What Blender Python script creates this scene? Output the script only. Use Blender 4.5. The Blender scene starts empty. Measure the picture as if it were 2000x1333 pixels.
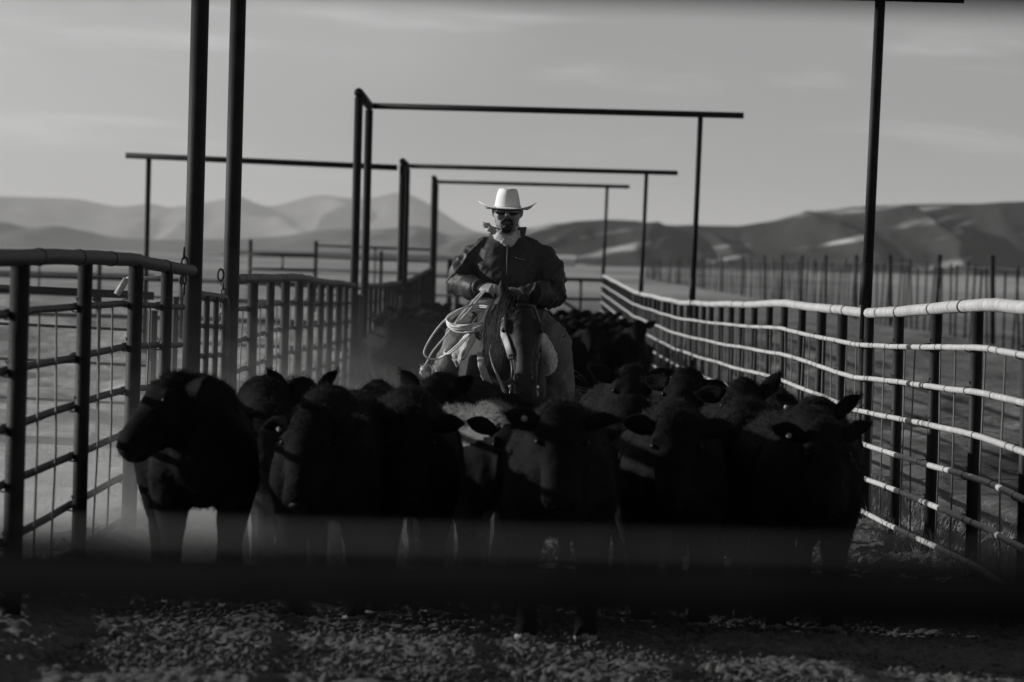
import bpy, math, random
import numpy as np
from mathutils import Vector, Matrix
R = math.radians
random.seed(7); rng = np.random.default_rng(7)
SC = bpy.context.scene; COL = SC.collection

# ------------------------------------------------------------------ camera, sky, sun, exposure
F = 10500.0                                    # focal length in pixels of the 2000 px wide photograph
CAMZ = 1.92
PITCH, YAW, ROLL = math.atan(158.5 / F), math.atan(12 / F), R(1.5)
RM = (Matrix.Rotation(-YAW, 3, 'Z') @ Matrix.Rotation(R(90) - PITCH, 3, 'X') @ Matrix.Rotation(ROLL, 3, 'Z'))
cam_d = bpy.data.cameras.new('camera'); cam = bpy.data.objects.new('camera', cam_d); COL.objects.link(cam)
cam.matrix_world = Matrix.Translation((0, 0, CAMZ)) @ RM.to_4x4()
cam_d.sensor_width = 36; cam_d.lens = F / 2000 * 36; cam_d.clip_start = 0.1; cam_d.clip_end = 90000
cam_d.dof.use_dof = True; cam_d.dof.focus_distance = 35.6; cam_d.dof.aperture_fstop = 5.6
SC.camera = cam
SC.view_settings.view_transform = 'Standard'; SC.view_settings.look = 'None'
SC.view_settings.exposure = 0.0; SC.view_settings.gamma = 1
SUN_EL, SUN_BEHIND = R(17), R(15)               # low sun from the left, a touch behind the subject
sun_dir = Vector((-math.cos(SUN_BEHIND) * math.cos(SUN_EL), math.sin(SUN_BEHIND) * math.cos(SUN_EL), math.sin(SUN_EL)))
ld = bpy.data.lights.new('sun', 'SUN'); ld.energy = 5.0; ld.angle = R(0.5); ld.color = (1, 0.985, 0.97)
sun = bpy.data.objects.new('sun', ld); COL.objects.link(sun)
sun.rotation_euler = sun_dir.to_track_quat('Z', 'Y').to_euler()
W = bpy.data.worlds.new('World'); SC.world = W; W.use_nodes = True
nt = W.node_tree; nt.nodes.clear()
def N(t, tree, **k):
    n = tree.nodes.new(t)
    for a, b in k.items(): setattr(n, a, b)
    return n
def M_(tree, op, a, b=None, c=None, clamp=False):
    n = N('ShaderNodeMath', tree, operation=op); n.use_clamp = clamp
    for i, v in enumerate((a, b, c)):
        if v is None: continue
        if isinstance(v, (int, float)): n.inputs[i].default_value = v
        else: tree.links.new(v, n.inputs[i])
    return n.outputs[0]
sky = N('ShaderNodeTexSky', nt, sky_type='NISHITA', sun_disc=False)
sky.sun_elevation = SUN_EL; sky.sun_rotation = math.atan2(sun_dir.x, sun_dir.y)
sky.altitude = 1500; sky.air_density = 1.3; sky.dust_density = 1.4
bw = N('ShaderNodeRGBToBW', nt); nt.links.new(sky.outputs[0], bw.inputs[0])
tc = N('ShaderNodeTexCoord', nt); sx = N('ShaderNodeSeparateXYZ', nt); nt.links.new(tc.outputs['Generated'], sx.inputs[0])
az = M_(nt, 'ARCTAN2', sx.outputs[0], sx.outputs[1])
VEIL_X, CLOUD_Y = 2.0, 7.7
cv = N('ShaderNodeCombineXYZ', nt)
nt.links.new(M_(nt, 'MULTIPLY_ADD', az, 14, M_(nt, 'MULTIPLY', sx.outputs[2], -12)), cv.inputs[0]); nt.links.new(M_(nt, 'MULTIPLY_ADD', sx.outputs[2], 130, M_(nt, 'MULTIPLY_ADD', az, 9, CLOUD_Y)), cv.inputs[1])
cn = N('ShaderNodeTexNoise', nt); cn.inputs['Scale'].default_value = 1.0; cn.inputs['Detail'].default_value = 6; cn.inputs['Roughness'].default_value = 0.55
cn.inputs['Distortion'].default_value = 0.4
nt.links.new(cv.outputs[0], cn.inputs['Vector'])
cr = N('ShaderNodeMapRange', nt); cr.interpolation_type = 'SMOOTHSTEP'
for i, v in ((1, 0.52), (2, 0.76), (3, 0.0), (4, 0.5)): cr.inputs[i].default_value = v
nt.links.new(cn.outputs[0], cr.inputs[0])
vv = N('ShaderNodeCombineXYZ', nt); nt.links.new(M_(nt, 'MULTIPLY_ADD', az, 5.0, VEIL_X), vv.inputs[0]); nt.links.new(M_(nt, 'MULTIPLY_ADD', sx.outputs[2], 9.0, 3.1), vv.inputs[1])
vn = N('ShaderNodeTexNoise', nt); vn.inputs['Scale'].default_value = 1.0; vn.inputs['Detail'].default_value = 2; nt.links.new(vv.outputs[0], vn.inputs['Vector'])
vr = N('ShaderNodeMapRange', nt); vr.interpolation_type = 'SMOOTHSTEP'
for i, v in ((1, 0.38), (2, 0.62), (3, 0.0), (4, 0.55)): vr.inputs[i].default_value = v
nt.links.new(vn.outputs[0], vr.inputs[0])                                  # broad sky brightening added for lens falloff and haze, then cloud streaks
cl = M_(nt, 'MULTIPLY', bw.outputs[0], M_(nt, 'ADD', cr.outputs[0], M_(nt, 'ADD', vr.outputs[0], 1.0)))
bg = N('ShaderNodeBackground', nt); bg.inputs[1].default_value = 0.057
wo = N('ShaderNodeOutputWorld', nt)
nt.links.new(cl, bg.inputs[0]); nt.links.new(bg.outputs[0], wo.inputs[0])
SC.cycles.volume_max_steps = 64; SC.cycles.max_bounces = 6; SC.cycles.volume_bounces = 0
SC.cycles.use_denoising = True

# ------------------------------------------------------------------ helpers
def at(px, py, d):
    """world point seen at photo pixel (px, py) at a distance d down the alley"""
    v = RM @ Vector(((px - 1000) / F, -(py - 666.67) / F, -1))
    return Vector((0, 0, CAMZ)) + v * (d / v.y)
_PD = [-50, 0, 24, 30, 35, 41, 52, 64, 75, 85, 113, 155, 200, 100000]
_PZ = [.2, .2, .21, .2, .13, .045, .03, -.08, -.16, -.22, -.24, .02, .0, 0]
def G(x, y):
    x = np.asarray(x, float); y = np.asarray(y, float)
    return np.interp(y, _PD, _PZ) - 0.027 * np.clip(x - .4, -5, 5) * np.interp(y, [0, 150, 300], [1, 1, 0])
def g(x, y): return float(G(x, y))
def hsh(i, j, s):
    n = (i.astype(np.int64) * 374761393 + j.astype(np.int64) * 668265263 + s * 1274126177) & 0xffffffff
    n = ((n ^ (n >> 13)) * 1274126177) & 0xffffffff
    return ((n ^ (n >> 16)) & 0xffff) / 65535.0
def vnoise(x, y, s=0):
    x = np.asarray(x, float); y = np.asarray(y, float)
    i = np.floor(x); j = np.floor(y); u = x - i; v = y - j
    u = u * u * (3 - 2 * u); v = v * v * (3 - 2 * v)
    a = hsh(i, j, s); b = hsh(i + 1, j, s); c = hsh(i, j + 1, s); d = hsh(i + 1, j + 1, s)
    return (a + (b - a) * u) * (1 - v) + (c + (d - c) * u) * v - 0.5
def fbm(x, y, s=0, o=5, g_=0.5):
    r = 0; a = 1
    for k in range(o):
        r = r + a * vnoise(np.asarray(x) * 2 ** k, np.asarray(y) * 2 ** k, s + k); a *= g_
    return r
def n3(p, sc, s=0):
    """cheap 3-D-ish noise on an (n,3) array"""
    return (fbm(p[:, 0] * sc + 7.3, p[:, 2] * sc + 1.7 * p[:, 1] * sc, s, 3) + fbm(p[:, 1] * sc, p[:, 2] * sc - .6 * p[:, 0] * sc, s + 9, 3)) * .7

class MB:
    def __init__(s): s.v = []; s.f = []; s.m = []
    def add(s, V, Fc, mi=0):
        o = len(s.v); s.v += [tuple(map(float, q)) for q in V]
        s.f += [tuple(o + i for i in q) for q in Fc]; s.m += [mi] * len(Fc)
    def loft(s, pts, rad, n=12, up=(0, 0, 1), mi=0, cap=True, closed=False):
        """rings of n vertices round a path; rad: number or (half width across, half size along up) per point"""
        P = [Vector(p) for p in pts]; m = len(P); V = []; Fc = []
        if not isinstance(rad, (list, tuple)): rad = [rad] * m
        upv = Vector(up); side_prev = None
        for k in range(m):
            if closed: t = P[(k + 1) % m] - P[k - 1]
            else: t = P[min(k + 1, m - 1)] - P[max(k - 1, 0)]
            t.normalize()
            sd = t.cross(upv)
            if sd.length < 1e-3: sd = side_prev.copy() if side_prev else t.cross(Vector((0, 1, 0.01)))
            sd.normalize()
            if side_prev and sd.dot(side_prev) < 0 and not closed: pass
            side_prev = sd; u = sd.cross(t)
            r = rad[k]; a, b = (r, r) if not isinstance(r, (list, tuple)) else r
            for q in range(n):
                w = 2 * math.pi * q / n
                V.append(P[k] + sd * (a * math.cos(w)) + u * (b * math.sin(w)))
        for k in range(m if closed else m - 1):
            k2 = (k + 1) % m
            for q in range(n): Fc.append((k * n + q, k * n + (q + 1) % n, k2 * n + (q + 1) % n, k2 * n + q))
        if cap and not closed:
            Fc.append(tuple(reversed(range(n)))); Fc.append(tuple((m - 1) * n + q for q in range(n)))
        s.add(V, Fc, mi)
    def tube(s, a, b, r, n=10, mi=0): s.loft([a, b], r, n, up=(0, 0, 1) if abs((Vector(b) - Vector(a)).normalized().z) < .9 else (0, 1, 0), mi=mi)
    def box(s, c, h, rot=None, mi=0):
        c = Vector(c); V = []
        for dx in (-1, 1):
            for dy in (-1, 1):
                for dz in (-1, 1):
                    q = Vector((dx * h[0], dy * h[1], dz * h[2]))
                    V.append(c + (rot @ q if rot else q))
        s.add(V, [(0, 1, 3, 2), (4, 6, 7, 5), (0, 4, 5, 1), (2, 3, 7, 6), (0, 2, 6, 4), (1, 5, 7, 3)], mi)
    def ball(s, c, r, n=10, mi=0, rot=None):
        r = (r, r, r) if isinstance(r, (int, float)) else r
        c = Vector(c); V = []; Fc = []; m = n // 2 + 1
        for k in range(1, m):
            th = math.pi * k / m
            for q in range(n):
                w = 2 * math.pi * q / n
                p = Vector((r[0] * math.sin(th) * math.cos(w), r[1] * math.sin(th) * math.sin(w), r[2] * math.cos(th)))
                V.append(c + (rot @ p if rot else p))
        t = Vector((0, 0, r[2])); V += [c + (rot @ t if rot else t), c - (rot @ t if rot else t)]
        for k in range(m - 2):
            for q in range(n): Fc.append((k * n + q, (k + 1) * n + q, (k + 1) * n + (q + 1) % n, k * n + (q + 1) % n))
        for q in range(n):
            Fc.append((len(V) - 2, q, (q + 1) % n)); Fc.append((len(V) - 1, (m - 2) * n + (q + 1) % n, (m - 2) * n + q))
        s.add(V, Fc, mi)
def mesh_of(mb, name, origin=(0, 0, 0), smooth=True):
    me = bpy.data.meshes.new(name); o = np.array(origin)
    me.from_pydata((np.array(mb.v) - o).tolist(), [], mb.f)
    me.polygons.foreach_set('material_index', mb.m)
    if smooth: me.polygons.foreach_set('use_smooth', [True] * len(mb.f))
    me.update(); return me
def link(name, me, mats, parent=None, loc=(0, 0, 0)):
    o = bpy.data.objects.new(name, me); COL.objects.link(o); o.location = loc
    for m in (mats if isinstance(mats, (list, tuple)) else [mats]):
        if len(me.materials) < 9: me.materials.append(m)
    if parent: o.parent = parent
    return o
def obj(name, mb, mats, parent=None, origin=(0, 0, 0), smooth=True, loc=None):
    """one mesh object; vertices are given in world space, origin is the parent's place"""
    return link(name, mesh_of(mb, name, origin, smooth), mats, parent, loc if loc is not None else ((0, 0, 0) if parent else origin))
def sharp(o, ang=40):
    for e in (): pass
    m = o.modifiers.new('edge', 'EDGE_SPLIT'); m.split_angle = R(ang); return o
def tag(o, label=None, cat=None, group=None, kind=None):
    for k, v in (('label', label), ('category', cat), ('group', group), ('kind', kind)):
        if v: o[k] = v
    return o
def empty(name, loc, label=None, cat=None, group=None, rz=0):
    o = bpy.data.objects.new(name, None); COL.objects.link(o); o.location = loc; o.rotation_euler.z = rz; o.empty_display_size = .2
    return tag(o, label, cat, group)
def remesh(mb, vox, smooth=4, fac=.5):
    """one continuous skin round overlapping lofts -> (verts array, faces list)"""
    me = mesh_of(mb, 'tmp'); o = bpy.data.objects.new('tmp', me); COL.objects.link(o)
    m = o.modifiers.new('r', 'REMESH'); m.mode = 'VOXEL'; m.voxel_size = vox
    if smooth:
        q = o.modifiers.new('s', 'SMOOTH'); q.factor = fac; q.iterations = smooth
    dg = bpy.context.evaluated_depsgraph_get(); ev = o.evaluated_get(dg)
    e = bpy.data.meshes.new_from_object(ev)
    V = np.zeros(len(e.vertices) * 3); e.vertices.foreach_get('co', V)
    Nn = np.zeros(len(e.vertices) * 3); e.vertices.foreach_get('normal', Nn)
    Fc = [tuple(p.vertices) for p in e.polygons]
    bpy.data.objects.remove(o); bpy.data.meshes.remove(me); bpy.data.meshes.remove(e)
    return V.reshape(-1, 3), Nn.reshape(-1, 3), Fc

def mat(name, base, rough=.7, var=.25, vs=8, bump=0, bs=60, spec=.3, metal=0, sheen=0, coord='Object', stretch=None, low=None):
    """grey Principled with noise in colour and bump"""
    m = bpy.data.materials.new(name); m.use_nodes = True; t = m.node_tree; b = t.nodes['Principled BSDF']
    b.inputs['Roughness'].default_value = rough; b.inputs['Metallic'].default_value = metal
    b.inputs['Specular IOR Level'].default_value = spec
    if sheen: b.inputs['Sheen Weight'].default_value = sheen; b.inputs['Sheen Roughness'].default_value = .4
    c = N('ShaderNodeTexCoord', t); src = c.outputs[coord]
    if stretch:
        mp = N('ShaderNodeMapping', t); mp.inputs['Scale'].default_value = stretch; t.links.new(src, mp.inputs[0]); src = mp.outputs[0]
    n = N('ShaderNodeTexNoise', t); n.inputs['Scale'].default_value = vs; n.inputs['Detail'].default_value = 6; n.inputs['Roughness'].default_value = .65
    t.links.new(src, n.inputs['Vector'])
    r = N('ShaderNodeMapRange', t)
    for i, v in ((1, .3), (2, .7), (3, base * (1 - var)), (4, base * (1 + var))): r.inputs[i].default_value = v
    t.links.new(n.outputs[0], r.inputs[0])
    t.links.new(r.outputs[0], b.inputs['Base Color'])
    if bump:
        n2 = N('ShaderNodeTexNoise', t); n2.inputs['Scale'].default_value = bs; n2.inputs['Detail'].default_value = 5; t.links.new(src, n2.inputs['Vector'])
        bp = N('ShaderNodeBump', t); bp.inputs['Strength'].default_value = bump; bp.inputs['Distance'].default_value = .6 / bs
        t.links.new(n2.outputs[0], bp.inputs['Height']); t.links.new(bp.outputs[0], b.inputs['Normal'])
    return m
MT = dict(
    steel=mat('weathered_steel', .013, .6, .5, 9, .35, 90, .14),
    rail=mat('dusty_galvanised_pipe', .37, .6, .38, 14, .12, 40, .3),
    lrail=mat('dark_rail', .022, .6, .4, 8, .12, 40, .15),  # even tone, far darker than the right fence's pipe; left gates share it
    ring=mat('dark_clip', .02, .6, .3, 30),
    wire=mat('wire', .12, .5, .3, 10),
    coat=mat('black_hide', .0075, .8, .6, 5, .6, 120, .03),
    hair=mat('black_hair', .0125, .6, .5, 9, spec=.05),
    dun=mat('pale_hide', .10, .8, .35, 6, .5, 120, .15),
    dunhair=mat('pale_hair', .13, .7, .3, 12, spec=.2),
    horse=mat('bay_hide', .019, .65, .45, 6, .35, 140, .14),
    mane=mat('black_mane', .018, .5, .5, 20, spec=.2),
    hoof=mat('hoof', .2, .6, .4, 12),
    eye=mat('eye', .004, .35, .1, 5, spec=.12),
    nose=mat('damp_nose', .004, .55, .3, 30, .5, 120, spec=.12),
    tagm=mat('ear_tag', .22, .4, .1, 9),
    skin=mat('skin', .24, .55, .2, 14, .25, 160, .35),
    beard=mat('beard', .03, .8, .4, 60, .5, 200),
    hat=mat('felt_hat', .70, .85, .12, 9, .12, 240, .15),
    jacket=mat('dark_jacket', .036, .55, .3, 9, .12, 300, .2),
    jeans=mat('dark_denim', .03, .8, .3, 20, .2, 150, .1),
    lens=mat('dark_lens', .006, .08, .1, 5, spec=.7),
    scarf=mat('pale_scarf', .42, .85, .35, 34, .3, 160),
    chaps=mat('suede_chaps', .14, .85, .3, 11, .4, 130, .15),
    fleece=mat('fleece', .5, .95, .25, 40, .9, 110, .1),
    leather=mat('saddle_leather', .03, .5, .35, 14, .2, 120, .25),
    strap=mat('pale_strap', .28, .6, .25, 20, .15, 120),
    rope=mat('rope', .6, .75, .25, 30, .5, 320, .25),
    chrome=mat('bit_metal', .55, .25, .15, 12, metal=1),
)
MT['nearbar'] = mat('near_gate_pipe', .005, .9, .3, 9, .1, 80, .02)
MT['rgate'] = mat('gate_pipe', .028, .6, .3, 9, .25, 80, .12)

# ------------------------------------------------------------------ ground: one sheet to the horizon
def grid_mesh(name, xs, ys, Z, mats, mi=None):
    nx, ny = len(xs), len(ys)
    X, Y = np.meshgrid(xs, ys)
    V = np.stack([X, Y, Z], -1).reshape(-1, 3)
    me = bpy.data.meshes.new(name)
    idx = np.arange(nx * ny).reshape(ny, nx)
    Q = np.stack([idx[:-1, :-1], idx[:-1, 1:], idx[1:, 1:], idx[1:, :-1]], -1).reshape(-1, 4)
    me.vertices.add(len(V)); me.vertices.foreach_set('co', V.ravel())
    me.loops.add(Q.size); me.loops.foreach_set('vertex_index', Q.ravel().astype(np.int32))
    me.polygons.add(len(Q)); me.polygons.foreach_set('loop_start', np.arange(0, Q.size, 4, dtype=np.int32))
    me.update(); me.validate()
    me.polygons.foreach_set('use_smooth', [True] * len(Q))
    return link(name, me, mats)
def ramp_axis(parts):
    out = []
    for a, b, st in parts: out += list(np.arange(a, b, st))
    return np.array(out + [parts[-1][1]])
gx = np.concatenate([-np.geomspace(30000, 30, 40), np.arange(-29, -9, .3), np.arange(-9, -3.2, .12), np.arange(-3.2, -2.4, .05), np.arange(-2.4, 3.3, .015), np.arange(3.3, 4.6, .03), np.arange(4.6, 9, .1), np.arange(9, 30, .25), np.geomspace(30, 30000, 40)])
gy = np.concatenate([np.array([-40, -10, 0, 8, 14, 18]), np.arange(19, 21.2, .1), np.arange(21.2, 25, .014), np.arange(25, 34, .024), np.arange(34, 42, .08), np.arange(42, 90, .3), np.arange(90, 170, 1.0), np.geomspace(170, 60000, 110)])
GX, GY = np.meshgrid(gx, gy)
near = np.clip((48 - GY) / 14, 0, 1) * (GY > 10)
alley = np.clip((GX + 3.2) / .6, 0, 1) * np.clip((4.4 - GX) / .8, 0, 1)
ZZ = G(GX, GY)
cl1 = np.abs(fbm(GX * 3.1, GY * 3.1, 3, 3)); cl2 = fbm(GX * 9, GY * 7, 11, 4, .6)
tr = np.clip(fbm(GX * 2.3 + 5, GY * 1.8, 21, 3) * 3, -1, 1)
ZZ += near * alley * (0.022 * tr + .040 * np.maximum(fbm(GX * 31, GY * 21, 13, 2, .7), -.3) * (0.45 + 1.6 * cl1) + .014 * np.maximum(fbm(GX * 11, GY * 6, 15, 3, .6), -.1) + .01 * cl2)
ZZ += np.clip((220 - GY) / 100, 0, 1) * (1 - alley * near) * (.06 * fbm(GX * .9, GY * .6, 31, 4) + .085 * np.maximum(fbm(GX * 2.6, GY * 1.1, 35, 3), -.15))
ZZ += (GY > 38) * np.clip((240 - GY) / 100, 0, 1) * (1 - np.clip((GX + 3.2) / .6, 0, 1) * np.clip((4.0 - GX) / .8, 0, 1)) * .24 * np.maximum(fbm(GX * .45, GY * .13, 61, 4, .6), -.12)
ZZ += .10 * np.exp(-((GX + 2.2) / .3) ** 2) * np.clip((45 - GY) / 10, 0, 1) * (.75 + fbm(GX * 4, GY * 3, 44, 4) * .9)
ZZ += .1 * np.exp(-((GX - 3.05) / .45) ** 2) * np.clip((60 - GY) / 10, 0, 1) * (.6 + fbm(GX * 4, GY * 3, 41, 4) * 1.2)
ZZ += np.clip((GY - 160) / 300, 0, 1) * 0.25 * fbm(GX * .05, GY * .01, 51, 3)
def ground_mat():
    m = bpy.data.materials.new('ground'); m.use_nodes = True; t = m.node_tree; b = t.nodes['Principled BSDF']
    b.inputs['Roughness'].default_value = .95; b.inputs['Specular IOR Level'].default_value = .1
    c = N('ShaderNodeTexCoord', t); s = N('ShaderNodeSeparateXYZ', t); t.links.new(c.outputs['Object'], s.inputs[0])
    def noise(sc, det=6, vec=None, ro=.6):
        n = N('ShaderNodeTexNoise', t); n.inputs['Scale'].default_value = sc; n.inputs['Detail'].default_value = det; n.inputs['Roughness'].default_value = ro
        t.links.new(vec or c.outputs['Object'], n.inputs['Vector']); return n.outputs[0]
    def rng_(v, a, b_, lo, hi):
        r = N('ShaderNodeMapRange', t)
        for i, q in ((1, a), (2, b_), (3, lo), (4, hi)): r.inputs[i].default_value = q
        t.links.new(v, r.inputs[0]); return r.outputs[0]
    # trodden dirt in the alley, dry stubble outside, pale grass far away
    inx = M_(t, 'MULTIPLY', rng_(s.outputs[0], -3.0, -2.2, 0, 1), rng_(s.outputs[0], 3.2, 4.3, 1, 0))
    iny = rng_(s.outputs[1], 140, 170, 1, 0); dirtm = M_(t, 'MULTIPLY', inx, iny)
    dirt = rng_(noise(15, 8, ro=.8), .3, .7, .035, .2)
    left = rng_(s.outputs[0], -3, -1.5, 1, 0)
    gcol = M_(t, 'MULTIPLY', rng_(noise(2.2, 10, ro=.85), .34, .68, .07, .34), M_(t, 'ADD', M_(t, 'MULTIPLY', left, .75), .65))
    mq = N('ShaderNodeMapping', t); mq.inputs['Scale'].default_value = (.5, .07, 1); t.links.new(c.outputs['Object'], mq.inputs[0])
    gcol = M_(t, 'MULTIPLY', gcol, rng_(noise(1.0, 7, mq.outputs[0], .7), .36, .64, .45, 1.6))
    mp = N('ShaderNodeMapping', t); mp.inputs['Scale'].default_value = (.02, .004, 1); t.links.new(c.outputs['Object'], mp.inputs[0])
    far = rng_(noise(1.0, 6, mp.outputs[0]), .38, .62, .16, .42)
    farm = rng_(s.outputs[1], 170, 420, 0, 1)
    mx = N('ShaderNodeMix', t); t.links.new(farm, mx.inputs[0]); t.links.new(gcol, mx.inputs[2]); t.links.new(far, mx.inputs[3])
    m2 = N('ShaderNodeMix', t); t.links.new(dirtm, m2.inputs[0]); t.links.new(mx.outputs[0], m2.inputs[2]); t.links.new(dirt, m2.inputs[3])
    t.links.new(m2.outputs[0], b.inputs['Base Color'])
    bp = N('ShaderNodeBump', t); bp.inputs['Strength'].default_value = 1; bp.inputs['Distance'].default_value = .03
    t.links.new(M_(t, 'ADD', noise(26, 6, ro=.75), M_(t, 'MULTIPLY', noise(3.5, 5, ro=.65), 3.0)), bp.inputs['Height']); t.links.new(bp.outputs[0], b.inputs['Normal'])
    return m
ground = grid_mesh('ground', gx, gy, ZZ, ground_mat()); tag(ground, kind='structure')

def blades(name, n, place, h, w, m, seed):
    r = np.random.default_rng(seed); x, y = place(r, n); z = G(x, y) + .1 * np.exp(-((x - 3.05) / .45) ** 2) * np.clip((60 - y) / 10, 0, 1) * .5
    H = r.uniform(h[0], h[1], n); a = r.uniform(0, 6.283, n); ln = r.uniform(.1, 1.1, n) * H
    dx, dy = np.cos(a), np.sin(a); P0 = np.stack([x, y, z - .02], 1); S = np.stack([-dy, dx, 0 * x], 1) * w
    P1 = P0 + np.stack([dx * ln * .3, dy * ln * .3, H * .6], 1); P2 = P0 + np.stack([dx * ln, dy * ln, H], 1)
    V = np.stack([P0 - S, P0 + S, P1 + S * .8, P1 - S * .8, P2], 1).reshape(-1, 3)
    F_ = []
    for i in range(n): F_ += [(5 * i, 5 * i + 1, 5 * i + 2, 5 * i + 3), (5 * i + 3, 5 * i + 2, 5 * i + 4)]
    me = bpy.data.meshes.new(name); me.from_pydata(V.tolist(), [], F_); o = link(name, me, m); return tag(o, kind='stuff')
MT['straw'] = mat('dry_straw', .22, .8, .5, 3)
def by_fence(r, n):
    c = r.uniform(0, 1, n // 12 + 1) ** 1.3 * 28 + 26; k = r.integers(0, len(c), n)
    return 2.95 + r.normal(0, .16, n) + .1 * np.sin(c[k] * 9), c[k] + r.normal(0, .12, n)
blades('dry_grass', 5200, by_fence, (.05, .24), .0028, MT['straw'], 1)
def pasture(r, n):
    y = 30 + 90 * r.uniform(0, 1, n) ** 1.4; left = r.uniform(0, 1, n) < .5
    x = np.where(left, XLG - .3 - r.uniform(0, 1, n) * y * .07, 3.2 + r.uniform(0, 1, n) * y * .09)
    q = vnoise(x * .9, y * .35, 77) > r.uniform(-.5, .35, n)
    return x + np.where(q, 0, r.normal(0, 1.2, n) * 0), y
XLG = -2.1
blades('straw_litter', 700, lambda r, n: (r.uniform(-2, 3, n), 21.4 + 8 * r.uniform(0, 1, n) ** 1.5), (.01, .035), .0025, MT['straw'], 8)
blades('dry_grass', 80000, pasture, (.015, .06), .0045, MT['straw'], 2)
rs = np.random.default_rng(12); MT['clod'] = mat('dirt_clod', .065, .95, .5, 20, .6, 60, .1)
mb = MB()
for k in range(9000):                                                    # loose clods and dung trodden over the alley floor
    y = 21.3 + 8 * rs.uniform() ** 1.5; x = rs.uniform(-2.2, 3.4); r_ = rs.uniform(.004, .013) * (2.0 if rs.uniform() < .04 else 1)
    v0 = len(mb.v); mb.ball((0, 0, 0), (r_ * rs.uniform(.8, 1.6), r_ * rs.uniform(.7, 1.2), r_ * rs.uniform(.5, .9)), 6)
    a = np.array(mb.v[v0:]); a *= 1 + rs.uniform(-.28, .28, (len(a), 1)); a += (x, y, g(x, y) + r_ * .3 + .012); mb.v[v0:] = [tuple(q) for q in a]
tag(obj('dirt_clods', mb, MT['clod'], None, (0, 24, .2), smooth=False), kind='stuff')
for (px_, py_, r_, lb) in ((1640, 1095, .052, 'fist sized pale stone on the dirt near the right fence'), (1688, 985, .03, 'small pale stone at the foot of the right fence')):
    d_ = 28.6 if r_ > .04 else 33.0; q = at(px_, py_, d_); mb = MB(); mb.ball((q.x, d_, g(q.x, d_) + r_ * .7), (r_ * 1.1, r_, r_ * .85), 14)
    V_ = np.array(mb.v); cc = V_.mean(0); V_ = cc + (V_ - cc) * (1 + .35 * n3(V_, 25, 3)[:, None]); mb.v = [tuple(q_) for q_ in V_]
    tag(obj('stone', mb, mat('stone', .2, .9, .3, 14, .4, 60), None, (q.x, d_, g(q.x, d_))), lb, 'stone')

# ------------------------------------------------------------------ hills and mountains
def hz(px): return 508 + (px - 1000) * math.tan(ROLL)
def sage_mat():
    m = bpy.data.materials.new('sage_and_sunlit_streaks'); m.use_nodes = True; t = m.node_tree; b = t.nodes['Principled BSDF']; b.inputs['Roughness'].default_value = .95; b.inputs['Specular IOR Level'].default_value = .03
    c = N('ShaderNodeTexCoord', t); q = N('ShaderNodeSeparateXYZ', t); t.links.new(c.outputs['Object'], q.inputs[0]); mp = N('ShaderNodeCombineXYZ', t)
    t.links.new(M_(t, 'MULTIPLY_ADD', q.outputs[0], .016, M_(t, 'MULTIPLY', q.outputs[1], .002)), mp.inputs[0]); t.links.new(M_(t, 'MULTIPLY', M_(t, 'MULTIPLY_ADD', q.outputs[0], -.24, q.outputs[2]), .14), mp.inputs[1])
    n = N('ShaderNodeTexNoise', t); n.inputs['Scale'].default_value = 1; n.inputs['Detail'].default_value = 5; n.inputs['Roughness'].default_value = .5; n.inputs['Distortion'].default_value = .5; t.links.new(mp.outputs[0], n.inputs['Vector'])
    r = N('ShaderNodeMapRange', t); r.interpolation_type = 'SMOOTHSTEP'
    for i, v in ((1, .56), (2, .68), (3, .032), (4, .34)): r.inputs[i].default_value = v  # pale streaks painted into the sage colour stand in for sunlit ridges
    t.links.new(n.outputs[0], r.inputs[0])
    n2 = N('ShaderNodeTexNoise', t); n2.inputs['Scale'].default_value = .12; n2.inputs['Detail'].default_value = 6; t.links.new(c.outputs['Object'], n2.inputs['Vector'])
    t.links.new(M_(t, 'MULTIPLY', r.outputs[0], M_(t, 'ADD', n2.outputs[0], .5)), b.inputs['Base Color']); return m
def ridge(name, prof, D, depth, alb, seed, rough, gul, m=None):
    """a range of hills whose skyline runs through prof (photo pixels) at distance D"""
    px = np.array([p[0] for p in prof], float); py = np.array([p[1] for p in prof], float)
    hh = (hz(px) - py) / F * D; wx = (px - 988) / F * D
    L = wx[-1] - wx[0]
    xs = np.linspace(wx[0] - .35 * L, wx[-1] + .35 * L, 420); ts = np.linspace(-1, 1, 110)
    H = np.interp(xs, wx, hh)
    k = np.hanning(6); k /= k.sum(); H = np.convolve(np.pad(H, (2, 3), 'edge'), k, 'valid')
    X, T = np.meshgrid(xs, ts)
    f = np.clip(1 - np.abs(T), 0, 1) ** 1.25
    sc = L * gul
    warp = fbm(X / sc * .7, T * 1.5, seed + 5, 3) * .9
    rg = 1 - 2 * np.abs(vnoise(X / sc + warp, T * .9 + warp, seed)); rg2 = 1 - 2 * np.abs(vnoise(X / sc * 2.3 + warp * 2, T * 2.0, seed + 3))
    Z = H[None, :] * (f + f * (1 - f) * (rough * (rg - .5) + rough * .45 * (rg2 - .5) + .25 * fbm(X / sc * 4, T * 6, seed + 8, 4)))
    Z -= D * .0004 * (np.abs(T) > .97)
    o = grid_mesh(name, xs, D + ts * depth, Z - .5, m or mat(name, alb, .95, .3, 14 / depth, 0, spec=.05))
    return tag(o, kind='structure')
far_p = [(-100,380),(0,382),(147,386),(197,397),(235,403),(294,395),(328,405),(378,397),(433,388),(466,381),(496,395),(521,403),(559,393),(600,381),(622,378),(680,386),(730,386),(765,376),(796,378),(827,392),(862,413),(897,437),(930,452),(1000,462),(1100,470),(1300,480),(2100,500)]
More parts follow.
